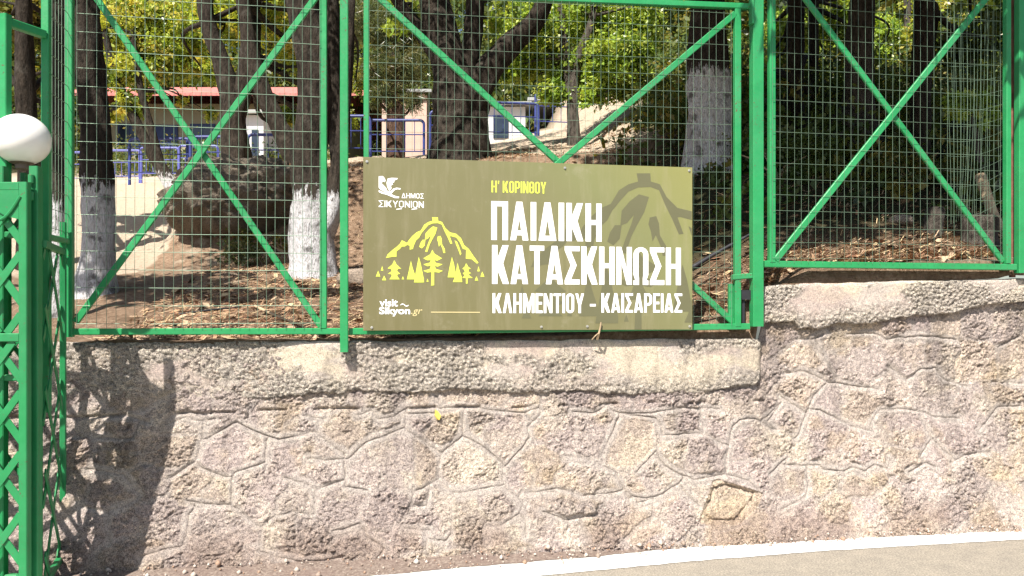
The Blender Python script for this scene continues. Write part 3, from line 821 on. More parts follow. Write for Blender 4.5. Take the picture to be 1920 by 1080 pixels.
m = MB(); m.lathe((GL.x, GL.y, GL.z), prof, 48); m.build("globe", GLOBE, LAMP, smooth=True)
zb = GL.z + prof[0][1]
m = MB(); m.lathe((GL.x, GL.y, 2.1075), [(0.025, 0), (0.03, 0.004), (0.03, zb - 2.1075 - 0.008), (0.055, zb - 2.1075 - 0.001)], 32); m.build("lamp_base", BRONZE, LAMP)

LX1, LX0, LY, LZ1 = P(47, 300, 3.70).x, -3.32, 3.70, 2.0
leaf_root = thing("lattice_gate", "green steel lattice gate leaf at the left edge, in front of the pillar", "gate", Vector((LX1, LY, 0.05)))
def flat(mb, p, q, w=0.04, d=0.008, y=0.0, dep=(0, 1, 0)): mb.bar((p[0], LY + y, p[1]), (q[0], LY + y, q[1]), w, d, dep, 0.002)
m = MB(); m.bar((LX1, LY, 0.05), (LX1, LY, LZ1 + 0.02), 0.04, 0.04, (0, 1, 0)); m.build("upright", GATEGREEN, leaf_root)
m = MB(); m.bar((LX0, LY, 0.05), (LX0, LY, LZ1 + 0.02), 0.04, 0.04, (0, 1, 0)); m.build("upright", GATEGREEN, leaf_root)
for z in (0.07, 1.293, LZ1):
    m = MB(); m.bar((LX0 + 0.02, LY, z), (LX1 - 0.02, LY, z), 0.04, 0.036, (0, 1, 0)); m.build("rail", GATEGREEN, leaf_root)
m = MB()
hw, hh_ = 0.104, 0.143
def lattice(mb, x0, x1, z0, z1, hw, hh, P3, y1, y2, w=0.036):
    k = hh / hw
    n = int((z1 - z0 + (x1 - x0) * k) / (2 * hh)) + 3
    for sgn in (1, -1):
        for i in range(-1, n):
            # line z = zc + sgn*k*(x - x1)
            zc = (z0 - (x1 - x0) * k if sgn < 0 else z0) + 2 * hh * i + hh * 0.62
            xs = [x0, x1]
            for zz in (z0, z1):
                xx = x1 + (zz - zc) / (sgn * k); xs.append(xx)
            xs = sorted(x for x in xs if x0 - 1e-6 <= x <= x1 + 1e-6)
            pts = [(x, zc + sgn * k * (x - x1)) for x in xs]
            pts = [p for p in pts if z0 - 1e-5 <= p[1] <= z1 + 1e-5]
            if len(pts) >= 2 and abs(pts[-1][0] - pts[0][0]) > 0.02:
                P3(mb, pts[0], pts[-1], y1 if sgn > 0 else y2, w)
lp = lambda mb, p, q, y, w: flat(mb, p, q, w, 0.007, y)
lattice(m, LX0 + 0.018, LX1 - 0.018, 0.09, 1.275, hw, hh_, lp, -0.0045, 0.0045)
lattice(m, LX0 + 0.018, LX1 - 0.018, 1.312, LZ1 - 0.018, hw, hh_, lp, -0.0045, 0.0045)
m.build("lattice_bars", GATEGREEN, leaf_root)
m = MB()
lp2 = lambda mb, p, q, y, w: flat(mb, p, q, w, 0.007, y + 0.10)
lattice(m, LX0 + 0.018, LX1 - 0.045, 0.02, LZ1 - 0.12, hw * 2, hh_ * 2, lp2, -0.0045, 0.0045, 0.022)
m.bar((LX1 - 0.04, LY + 0.1, 0.02), (LX1 - 0.04, LY + 0.1, LZ1 - 0.1), 0.03, 0.03, (0, 1, 0)); m.bar((LX1 - 0.04, LY + 0.018, LZ1 - 0.2), (LX1 - 0.04, LY + 0.086, LZ1 - 0.2), 0.02, 0.02, (1, 0, 0))
m.build("rear_lattice", GATEGREEN, leaf_root)
m = MB()
gv = [(LX1 - 0.02, LZ1 - 0.018), (LX1 - 0.19, LZ1 - 0.018), (LX1 - 0.15, LZ1 - 0.10), (LX1 - 0.08, LZ1 - 0.14), (LX1 - 0.02, LZ1 - 0.155)]
m.add([(x, LY - 0.012, z) for x, z in gv] + [(x, LY - 0.017, z) for x, z in gv], [(0, 1, 2, 3, 4), (9, 8, 7, 6, 5)] + [(i, 5 + i, 5 + (i + 1) % 5, (i + 1) % 5) for i in range(5)])
m.build("corner_plate", GATEGREEN, leaf_root)
m = MB()
m.tube([P(38 - 38 * t, 368 + 40 * math.sin(t * 1.5) + 4 * t, 3.68) for t in np.linspace(0, 1, 12)], 0.008, 8)
m.build("scroll", GATEGREEN, leaf_root)

SP = thing("lattice_screen", "narrow green lattice side panel between the gate pillar and the fence corner", "lattice screen", Vector((xr, yf_ + 0.3, 0.1)))
sp0, sp1 = Vector((xr + 0.018, yf_ + 0.03, 0)), Vector((CORN.x - 0.01, CORN.y - 0.05, 0))
spd = (sp1 - sp0).normalized(); spn = Vector((spd.y, -spd.x, 0)); ln = (sp1 - sp0).length
m = MB(); m.bar(sp0 + UP * 1.74, sp1 + UP * 1.74, 0.035, 0.03, spn); m.build("top_rail", GATEGREEN, SP)
m = MB(); m.bar(sp0 + UP * 0.1, sp1 + UP * 0.1, 0.035, 0.03, spn); m.build("bottom_rail", GATEGREEN, SP)
m = MB(); m.bar(sp1 + UP * 0.1 - spd * 0.02 + spn * 0.004, sp1 + UP * 1.9 - spd * 0.02 + spn * 0.004, 0.03, 0.03, spn); m.build("upright", GATEGREEN, SP)
m = MB()
def sp3(mb, p, q, y, w): mb.bar(sp0 + spd * p[0] + UP * p[1] + spn * y, sp0 + spd * q[0] + UP * q[1] + spn * y, w, 0.007, spn, 0.002)
lattice(m, 0.02, ln - 0.03, 0.12, 1.72, 0.17, 0.2, sp3, -0.0045, 0.0045)
m.build("lattice_bars", GATEGREEN, SP)

# ------------------------------------------------------------------ the board
def sign_mat():
    m = NM("printed_board"); v = m.coord()
    sx = m.node("ShaderNodeSeparateXYZ"); m.link(v, sx.inputs[0])
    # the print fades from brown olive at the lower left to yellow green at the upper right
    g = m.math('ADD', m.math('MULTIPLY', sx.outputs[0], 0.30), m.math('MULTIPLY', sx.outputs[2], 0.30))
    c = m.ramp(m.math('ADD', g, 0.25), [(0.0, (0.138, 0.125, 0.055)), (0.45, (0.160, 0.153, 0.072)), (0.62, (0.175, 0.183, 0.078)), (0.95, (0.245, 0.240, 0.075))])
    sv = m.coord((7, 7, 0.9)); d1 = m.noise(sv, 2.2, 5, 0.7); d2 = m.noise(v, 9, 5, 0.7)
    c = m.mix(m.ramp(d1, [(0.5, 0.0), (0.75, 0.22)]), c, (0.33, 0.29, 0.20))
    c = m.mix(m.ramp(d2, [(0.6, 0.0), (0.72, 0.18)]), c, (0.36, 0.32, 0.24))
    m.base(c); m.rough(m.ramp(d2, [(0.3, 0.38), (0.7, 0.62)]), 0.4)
    m.bump(m.noise(v, 1.6, 2), 0.35, 0.03)
    return m.m
BOARD = sign_mat()
INKW = plain("white_print", (0.86, 0.86, 0.86), 0.45, 0.02, 3)
INKY = plain("lime_print", (0.60, 0.68, 0.09), 0.45, 0.04, 3)
INKG = plain("dark_olive_print", (0.118, 0.116, 0.062), 0.45, 0.06, 3)
INKC = plain("cream_print", (0.62, 0.52, 0.26), 0.45, 0.03, 3)
sA, zA = L(681, 294); sB, zB = L(1298, 314); zC = L(681, 620)[1]
zA = (zA + zB) / 2; sC = (sA + sB) / 2
SG = thing("camp_sign", "olive green printed board with a mountain emblem and white Greek lettering, hung on the fence", "sign", W(sC, 0, zC))
m = MB(); m.bar(W(sA, 0.004, (zA + zC) / 2), W(sB, 0.004, (zA + zC) / 2), zA - zC, 0.008, BACK, 0.001)
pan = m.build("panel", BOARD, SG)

def tess(contours):
    pl = [[Vector((x, y, 0)) for x, y in c] for c in contours]
    pts = [p for c in contours for p in c]
    return pts, tessellate_polygon(pl)
class Print:
    """flat shapes on the board, in board coordinates (along, up)"""
    def __init__(self, off): self.m = MB(); self.off = off; self.k = 0
    def poly(self, contours, clip=None):
        pts, tris = tess(contours)
        y = self.off - 0.00002 * (self.k % 12); self.k += 1
        if clip is not None:
            for t in tris:
                pg = [pts[i] for i in t]; out = []
                for a, b in zip(pg, pg[1:] + pg[:1]):
                    ia, ib = a[0] <= clip, b[0] <= clip
                    if ia: out.append(a)
                    if ia != ib:
                        f = (clip - a[0]) / (b[0] - a[0]); out.append((clip, a[1] + f * (b[1] - a[1])))
                if len(out) >= 3: self._f(out, [tuple(range(len(out)))], y)
        else: self._f(pts, tris, y)
    def _f(self, pts, fs, y):
        fx = []
        for f in fs:
            a = sum(pts[f[i]][0] * pts[f[(i + 1) % len(f)]][1] - pts[f[(i + 1) % len(f)]][0] * pts[f[i]][1] for i in range(len(f)))
            if abs(a) < 1e-10: continue
            fx.append(tuple(f) if a > 0 else tuple(reversed(f)))
        self.m.add([W(s, y, z) for s, z in pts], fx)
    def build(self, name, mat): return self.m.build(name, mat, SG)

def arc(cx, cy, rx, ry, a0, a1, n=7):
    return [(cx + rx * math.cos(math.radians(a0 + (a1 - a0) * i / (n - 1))), cy + ry * math.sin(math.radians(a0 + (a1 - a0) * i / (n - 1)))) for i in range(n)]
def rrect(x0, y0, x1, y1, rx, ry):
    return arc(x1 - rx, y0 + ry, rx, ry, -90, 0) + arc(x1 - rx, y1 - ry, rx, ry, 0, 90) + arc(x0 + rx, y1 - ry, rx, ry, 90, 180) + arc(x0 + rx, y0 + ry, rx, ry, 180, 270)
def glyph(ch, W_, t, h):
    w = W_
    A0 = w * 0.5 - t * 0.53; A1 = w - A0; tb = t * 1.02
    ha = (w / 2 - tb) / A0
    if ch == 'Π': return [[(0,0),(t,0),(t,1-h),(w-t,1-h),(w-t,0),(w,0),(w,1),(0,1)]]
    if ch in 'ΑA':
        c0, c1 = 0.13, 0.13 + h
        return [[(0,0),(tb,0),(tb+A0*c0,c0),(w-tb-A0*c0,c0),(w-tb,0),(w,0),(A1,1),(A0,1)], [(tb+A0*c1,c1),(w-tb-A0*c1,c1),(w/2,ha)]]
    if ch == 'Λ': return [[(0,0),(tb,0),(w/2,ha),(w-tb,0),(w,0),(A1,1),(A0,1)]]
    if ch == 'Δ': return [[(0,0),(w,0),(A1,1),(A0,1)], [(tb+A0*h,h),(w-tb-A0*h,h),(w/2,ha)]]
    if ch == 'Ι': return [[(0,0),(w,0),(w,1),(0,1)]]
    if ch == 'Κ':
        k = 1.12 * t
        return [[(0,0),(t,0),(t,.36),(w-k,0),(w,0),(t+(w-t)*.50,.53),(w-.01,1),(w-.01-k,1),(t,.66),(t,1),(0,1)]]
    if ch == 'Η':
        c0, c1 = .5-h/2, .5+h/2
        return [[(0,0),(t,0),(t,c0),(w-t,c0),(w-t,0),(w,0),(w,1),(w-t,1),(w-t,c1),(t,c1),(t,1),(0,1)]]
    if ch == 'Τ': return [[(w/2-t/2,0),(w/2+t/2,0),(w/2+t/2,1-h),(w,1-h),(w,1),(0,1),(0,1-h),(w/2-t/2,1-h)]]
    if ch == 'Σ': return [[(0,0),(w,0),(w,h),(1.2*t,h),(.80*w,.5),(1.2*t,1-h),(w,1-h),(w,1),(0,1),(0,.89),(.80*w-1.15*t,.5),(0,.11)]]
    if ch == 'Ν': return [[(0,0),(t,0),(t,.58),(w-t,0),(w,0),(w,1),(w-t,1),(w-t,.42),(t,1),(0,1)]]
    if ch == 'Μ': return [[(0,0),(t,0),(t,.60),(w/2-.4*t,.02),(w/2+.4*t,.02),(w-t,.60),(w-t,0),(w,0),(w,1),(w-1.1*t,1),(w/2,.47),(1.1*t,1),(0,1)]]
    if ch == 'Ε': return [[(0,0),(w,0),(w,h),(t,h),(t,.5-h/2),(w*.92,.5-h/2),(w*.92,.5+h/2),(t,.5+h/2),(t,1-h),(w,1-h),(w,1),(0,1)]]
    if ch == 'Ο': return [rrect(0,0,w,1,w*.46,min(.46,w*.5)), rrect(t,h,w-t,1-h,max((w-2*t)*.45,.004),min(.3,(w-2*t)*.6))]
    if ch == 'Θ': return [rrect(0,0,w,1,w*.46,min(.46,w*.5)), [(t,h+.04),(w/2,h),(w-t,h+.04),(w-t,.5-h*.45),(t,.5-h*.45)], [(t,.5+h*.45),(w-t,.5+h*.45),(w-t,1-h-.04),(w/2,1-h),(t,1-h-.04)]]
    if ch == 'Υ': return [[(w/2-t/2,0),(w/2+t/2,0),(w/2+t/2,.40),(w,1),(w-1.08*t,1),(w/2,.62),(1.08*t,1),(0,1),(w/2-t/2,.40)]]
    if ch == 'Ρ':
        o = [(0,0),(t,0),(t,.36)] + arc(w*.55,.36+.22,w*.45,.22,-90,0) + arc(w*.55,1-.22,w*.45,.22,0,90) + [(0,1)]
        return [o, [(t,.36+h),(w*.55,.36+h),(w-t,.36+h+.08),(w-t,1-h-.08),(w*.55,1-h),(t,1-h)]]
    if ch == 'Ω':
        c = (w-2*t)/2; m_ = w/2
        o = [(0,0),(m_-c*.8,0),(m_-c*.8,.18),(m_-c,.25)] + list(reversed(arc(m_,.86-.06,c,.09,0,180,9))) + [(m_+c,.25),(m_+c*.8,.18),(m_+c*.8,0),(w,0),(w,h*.9),(w-.12*w,h),(w,.27)] + arc(m_,.80,w/2,.20,0,180,13) + [(0,.27),(.12*w,h),(0,h*.9)]
        return [o]
    if ch == '-': return [[(0,.34),(w,.34),(w,.34+h),(0,.34+h)]]
    if ch == "'": return [[(w*.2,.72),(w*.75,.72),(w,1),(w*.2,1)]]
    return []
WID = {'Π':.44,'Α':.48,'Ι':.155,'Δ':.48,'Κ':.46,'Η':.44,'Τ':.40,'Σ':.42,'Ν':.45,'Ω':.43,'Λ':.48,'Μ':.58,'Ε':.36,'Ο':.42,'Υ':.46,'Ρ':.42,'Θ':.42,'-':.3,"'":.14,' ':.16}
def text_line(pr, txt, s0, s1, z0, z1, t=.155, h=.14, gap=.055, wide=1.0):
    H = z1 - z0
    ws = [(t if c == 'Ι' else WID[c] * wide) for c in txt]
    tot = sum(ws) + gap * (len(txt) - 1)
    k = (s1 - s0) / tot; x = s0
    tk = t
    for c, w in zip(txt, ws):
        for_c = glyph(c, w, tk, h)
        if for_c: pr.poly([[(x + px * k, z0 + py * H) for px, py in con] for con in for_c])
        x += (w + gap) * k
def SB(x, y): return L(x, y, 0)
p = Print(-0.0012); text_line(p, "Η' ΚΟΡΙΝΘΟΥ", SB(921.5,350)[0], SB(1024,350)[0], SB(970,362)[1], SB(970,340)[1], .13, .12, .06); p.build("lettering", INKY)
p = Print(-0.0012); text_line(p, "ΠΑΙΔΙΚΗ", SB(921,415)[0], SB(1128,415)[0], SB(1025,451.5)[1], SB(1025,379.5)[1], .148, .13, .06); p.build("lettering", INKW)
p = Print(-0.0012); text_line(p, "ΚΑΤΑΣΚΗΝΩΣΗ", SB(922.5,497)[0], SB(1276.5,497)[0], SB(1100,533.5)[1], SB(1100,462)[1], .147, .13, .045); p.build("lettering", INKW)
p = Print(-0.0012); text_line(p, "ΚΛΗΜΕΝΤΙΟΥ", SB(923.5,570)[0], SB(1095,570)[0], SB(1010,587)[1], SB(1010,550)[1], .135, .13, .06)
text_line(p, "-", SB(1106,570)[0], SB(1117,570)[0], SB(1110,587)[1], SB(1110,550)[1], .13, .12)
text_line(p, "ΚΑΙΣΑΡΕΙΑΣ", SB(1127.5,570)[0], SB(1279,570)[0], SB(1200,586)[1], SB(1200,550)[1], .135, .13, .06)
p.build("lettering", INKW)
# municipal emblem and its two words
p = Print(-0.0012)
E = lambda pts, x0=680, y0=300, k=240/1851: [SB(x0 + x * k, y0 + y * k) for x, y in pts]
p.poly([E([(232,236),(290,232),(318,262),(332,300),(318,322),(296,308),(270,335),(300,362),(338,402),(360,452),(392,440),(405,470),(375,490),(352,478),(320,462),(262,432),(232,400)])])
p.poly([E([(362,268),(420,258),(505,262),(500,280),(450,300),(462,318),(425,335),(440,352),(408,372),(418,408),(400,440),(370,425),(352,375),(345,330)])])
p.poly([E([(232,436),(290,462),(352,480),(402,488),(470,520),(530,532),(522,552),(470,552),(400,525),(340,500),(275,486),(232,462)])])
p.poly([E([(392,486),(408,452),(440,415),(490,400),(550,410),(545,428),(498,422),(458,440),(432,468),(415,490)])])
p.build("emblem", INKW)
p = Print(-0.0012)
text_line(p, "ΔΗΜΟΣ", SB(753,368)[0], SB(794.5,368)[0], SB(775,372)[1], SB(775,362.5)[1], .10, .12, .12, 1.25)
s0, s1 = SB(710,383)[0], SB(794.5,383)[0]
text_line(p, "ΣΙΚΥΟΝΙΟΝ", s0, s1, SB(750,389)[1], SB(750,376.5)[1], .085, .10, .11, 1.15)
for xx in (749, 777.5): p.poly([[SB(xx - 6,391.6), SB(xx + 4.5,390.6), SB(xx + 4.8,392.2), SB(xx - 5.6,393.2)]])
p.build("lettering", INKW)
# mountain with pine trees, traced (coordinates of the enlarged crop: x/4.5+690, y/4.5+390)
MT = [
 [(540,78),(590,78),(592,108),(625,118),(650,165),(690,205),(745,218),(785,255),(810,312),(850,345),(890,405),(932,462),(920,470),(875,432),(825,428),(828,352),(800,345),(775,290),(745,250),(700,238),(690,240),(712,300),(695,302),(670,245),(645,195),(622,140),(590,128),(545,130),(510,145),(480,178),(450,215),(432,250),(405,275),(385,320),(380,345),(352,352),(352,318),(330,312),(310,325),(285,325),(270,345),(240,365),(240,412),(205,412),(152,422),(165,392),(205,355),(245,325),(270,300),(285,272),(312,285),(330,295),(345,270),(375,235),(410,205),(445,190),(475,140),(510,118),(545,108)],
 [(548,155),(585,165),(568,220),(540,270),(520,310),(500,372),(482,368),(500,315),(520,265),(530,230),(505,260),(480,270),(485,215),(515,180)],
 [(460,268),(485,268),(478,318),(455,342),(432,328),(442,295)],
 [(588,240),(612,235),(622,262),(625,305),(648,345),(652,380),(635,380),(628,345),(610,305),(598,328),(592,290),(583,265)],
 [(730,272),(752,285),(768,325),(788,385),(778,400),(765,362),(745,315)],
 [(543,352),(560,385),(625,425),(585,445),(560,440),(572,462),(630,475),(590,495),(562,490),(575,515),(632,530),(600,545),(558,540),(558,652),(532,655),(536,540),(500,545),(465,530),(520,515),(530,488),(500,492),(466,475),(522,460),(530,440),(500,442),(466,425),(525,390)],
 [(222,440),(240,475),(280,512),(252,515),(245,530),(272,555),(250,560),(246,575),(268,602),(180,602),(200,575),(198,560),(168,555),(200,532),(195,515),(165,510),(205,475)],
 [(362,445),(375,500),(398,570),(398,602),(328,602),(345,530)],
 [(428,412),(445,470),(472,605),(472,628),(388,628),(400,560)],
 [(708,412),(725,470),(742,560),(740,585),(672,585),(690,490)],
 [(755,462),(770,520),(790,580),(795,625),(715,625),(730,590),(742,540)],
 [(828,465),(845,495),(868,512),(846,518),(852,540),(872,550),(850,555),(855,570),(885,590),(840,592),(840,638),(826,638),(826,592),(795,590),(815,568),(798,550),(818,540),(808,518),(795,512),(815,495)],
 [(120,488),(130,528),(108,528)], [(86,528),(104,578),(66,578)], [(136,570),(154,610),(118,610)], [(294,575),(304,602),(284,602)],
 [(502,595),(511,622),(493,622)], [(932,490),(944,535),(922,535)], [(964,535),(982,580),(948,580)], [(915,575),(930,612),(900,612)]]
cz = lambda pts: [(690 + x / 4.5, 390 + y / 4.5) for x, y in pts]
p = Print(-0.0012)
for c in MT: p.poly([[SB(*q) for q in cz(c)]])
p.build("mountain_print", INKY)
p = Print(-0.0006)
pk = (690 + 566 / 4.5, 390 + 78 / 4.5); K = 2.3
for c in MT: p.poly([[SB(1207 + (x - pk[0]) * K, 325 + (y - pk[1]) * K) for x, y in cz(c)]], clip=sB - 0.003)
gm = p.m
zmin = zC + 0.004                     # trim what would hang below the board's edge
gm.v = [(x, y, max(z, zmin)) for x, y, z in gm.v]
gm.build("mountain_print", INKG, SG)["label"] = "large faint darker olive mountain print"
# small web address
def font_text(txt, x0, x1, ybase, hpx, mat, bold=0.0, shear=0.0):
    cu = bpy.data.curves.new("lettering", 'FONT'); cu.body = txt; cu.size = 1.0; cu.offset = bold; cu.shear = shear
    to = bpy.data.objects.new("lettering", cu); COL.objects.link(to)
    dg = bpy.context.evaluated_depsgraph_get()
    me = bpy.data.meshes.new_from_object(to.evaluated_get(dg))
    bpy.data.objects.remove(to)
    co = np.array([v.co[:] for v in me.vertices]); fs = [tuple(pl.vertices) for pl in me.polygons]
    bpy.data.meshes.remove(me)
    s0, z0 = SB(x0, ybase); s1 = SB(x1, ybase)[0]; H = hpx / FPX * 4.6
    xs = (co[:, 0] - co[:, 0].min()) / np.ptp(co[:, 0]) * (s1 - s0) + s0
    zs = z0 + co[:, 1] / 0.72 * H
    m = MB(); m.add([W(s, -0.0012, z) for s, z in zip(xs, zs)], fs)
    return m.build("lettering", mat, SG)
font_text("visit", 711.5, 746, 574, 14, INKW, 0.022)
font_text("Sikyon", 711, 769, 588.5, 13, INKW, 0.028)
font_text(".gr", 771, 792, 588.5, 13, INKC, 0.0, 0.25)
p = Print(-0.0012)
wv = [(751 + t * 15, 572 - 2.0 * math.sin(t * 6.2)) for t in np.linspace(0, 1, 14)]
p.poly([[SB(x, y - 0.9) for x, y in wv] + [SB(x, y + 0.9) for x, y in reversed(wv)]]); p.build("wave_mark", INKW)
p = Print(-0.0012); p.poly([[SB(808, 584.4), SB(900, 584.8), SB(900, 586.4), SB(808, 586.0)]]); p.build("rule_line", INKC)
for x, y in ((688, 303), (1059, 315), (1292, 320), (697, 614), (1015, 613), (1101, 612), (1293, 612)):
    c = F(x, y, 0); m = MB()
    m.tube([c + BACK * 0.001, c - BACK * 0.003], 0.008, 12); m.tube([c - BACK * 0.003, c - BACK * 0.008], [0.0055, 0.004], 8)
    m.build("bolt", STEEL, SG)
# twig caught at the lower edge, leaf stuck in a joint
m = MB(); m.tube([F(1120, 636, 0.03), F(1123, 625, -0.012), F(1126, 612, -0.014), F(1127, 604, -0.016)], [0.007, 0.006, 0.005, 0.004], 7)
m.tube([F(1123, 624, -0.010), F(1116, 630, 0.0), F(1110, 637, 0.02)], 0.004, 6)
tag(m.build("dry_twig", TWIG, loc=F(1121, 636, 0.03)), "short pale forked twig standing on the cap against the board's lower edge", "twig")
m = MB()
lv = [(816,768),(822,772),(827,780),(824,788),(819,787),(815,779)]
fr_ = [W(*[L(x, y, 0.035)[0], 0.045 + 0.006 * math.sin(i * 2), L(x, y, 0.035)[1]]) for i, (x, y) in enumerate(lv)]
bk_ = [q + BACK * 0.002 for q in fr_]
n_ = len(fr_); m.add(fr_ + bk_, [tuple(range(n_)), tuple(reversed(range(n_, 2 * n_)))] + [(i, n_ + i, n_ + (i + 1) % n_, (i + 1) % n_) for i in range(n_)])
tag(m.build("fallen_leaf", LEAFYEL, loc=fr_[0]), "small yellow leaf caught in a joint of the stone wall below the cap", "leaf")

# ------------------------------------------------------------------ trees
def catmull(pts, n=6):
    pts = [np.array(p, float) for p in pts]; out = []
    ext = [2 * pts[0] - pts[1]] + pts + [2 * pts[-1] - pts[-2]]
    for i in range(1, len(ext) - 2):
        a, b, c, d = ext[i - 1:i + 3]
        for k in range(n):
            t = k / n
            out.append(0.5 * (2 * b + (c - a) * t + (2 * a - 5 * b + 4 * c - d) * t * t + (3 * b - a - 3 * c + d) * t ** 3))
    out.append(pts[-1]); return np.array(out)
def limb_arrays(pts4, n=14, seed=0, rough=0.16):
    """pts4: (x,y,z,r) control points -> verts, quads"""
    q = catmull(pts4, 8); P3 = q[:, :3]; R = np.maximum(q[:, 3], 0.004)
    V = []; prev = None
    for i in range(len(q)):
        t = P3[min(i + 1, len(q) - 1)] - P3[max(i - 1, 0)]; t = t / (np.linalg.norm(t) + 1e-9)
        if prev is None:
            a = np.cross(t, [0, 1, 0.01]); a /= np.linalg.norm(a)
        else:
            a = prev - t * prev.dot(t); a /= np.linalg.norm(a)
        prev = a; b = np.cross(t, a)
        ang = np.linspace(0, 2 * np.pi, n, endpoint=False)
        k = 1 + rough * 2 * (vn(np.cos(ang) * 1.6 + seed * 3.1 + 20, P3[i, 2] * 2.2 + np.sin(ang) * 1.6, seed) - 0.5) + rough * (vn(ang * 2.6, np.full(n, P3[i, 2] * 7), seed + 5) - 0.5)
        V.append(P3[i] + (np.outer(np.cos(ang), a) + np.outer(np.sin(ang), b)) * (R[i] * k)[:, None])
    V = np.concatenate(V); m_ = len(q)
    i = np.arange(m_ - 1)[:, None]; k = np.arange(n)[None]
    Fq = np.stack([i * n + k, i * n + (k + 1) % n, (i + 1) * n + (k + 1) % n, (i + 1) * n + k], -1).reshape(-1, 4)
    return V, Fq
def leaves(C, size, tint, rng, droop=0.3, ratio=0.55):
    n = len(C)
    d = rng.normal(size=(n, 3)); d[:, 2] -= droop; d /= np.linalg.norm(d, axis=1)[:, None]
    s = np.cross(d, rng.normal(size=(n, 3)) + np.array([0, 0, 0.6])); s /= np.linalg.norm(s, axis=1)[:, None] + 1e-9
    nn = np.cross(d, s)
    L_ = size * rng.uniform(0.65, 1.3, n)[:, None]; w = L_ * ratio * 0.5
    V = np.stack([C, C + d * L_ * 0.45 + s * w + nn * w * 0.25, C + d * L_, C + d * L_ * 0.45 - s * w + nn * w * 0.25], 1).reshape(-1, 3)
    Fq = np.arange(n * 4).reshape(n, 4)
    return V, Fq, np.repeat(tint, 4, 0)
def crown_points(blobs, n, rng, clump=0.16):
    """blobs (x,y,z,rx,ry,rz): leaves gathered on twig clumps inside them"""
    B = np.array(blobs, float); wgt = (B[:, 3] * B[:, 4] * B[:, 5]) ** 0.75; wgt /= wgt.sum()
    nc = max(8, n // 34)
    idx = rng.choice(len(B), nc, p=wgt)
    dr = rng.normal(size=(nc, 3)); dr /= np.linalg.norm(dr, axis=1)[:, None]
    rr = rng.random(nc) ** 0.42
    cc = B[idx, :3] + dr * rr[:, None] * B[idx, 3:6]
    ci = rng.integers(0, nc, n)
    sc = (B[idx, 3] * clump * rng.uniform(0.5, 1.5, nc))[ci]
    return cc[ci] + rng.normal(size=(n, 3)) * sc[:, None] * np.array([1, 1, 0.75]), ci
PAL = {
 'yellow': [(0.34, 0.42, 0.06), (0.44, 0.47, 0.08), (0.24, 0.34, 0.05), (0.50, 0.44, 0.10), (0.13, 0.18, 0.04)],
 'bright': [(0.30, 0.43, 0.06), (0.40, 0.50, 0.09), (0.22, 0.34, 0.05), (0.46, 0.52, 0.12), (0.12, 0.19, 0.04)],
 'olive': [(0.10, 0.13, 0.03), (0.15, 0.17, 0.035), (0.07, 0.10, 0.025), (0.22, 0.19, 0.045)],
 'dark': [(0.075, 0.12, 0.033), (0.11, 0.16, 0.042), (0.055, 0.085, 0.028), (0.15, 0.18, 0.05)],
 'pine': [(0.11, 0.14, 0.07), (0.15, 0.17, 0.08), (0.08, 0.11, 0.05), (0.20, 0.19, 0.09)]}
def tints(pal, ci, n, rng):
    Pm = np.array(PAL[pal]); base = Pm[rng.integers(0, len(Pm), ci.max() + 1)][ci]
    return base * rng.uniform(0.8, 1.2, (n, 1))
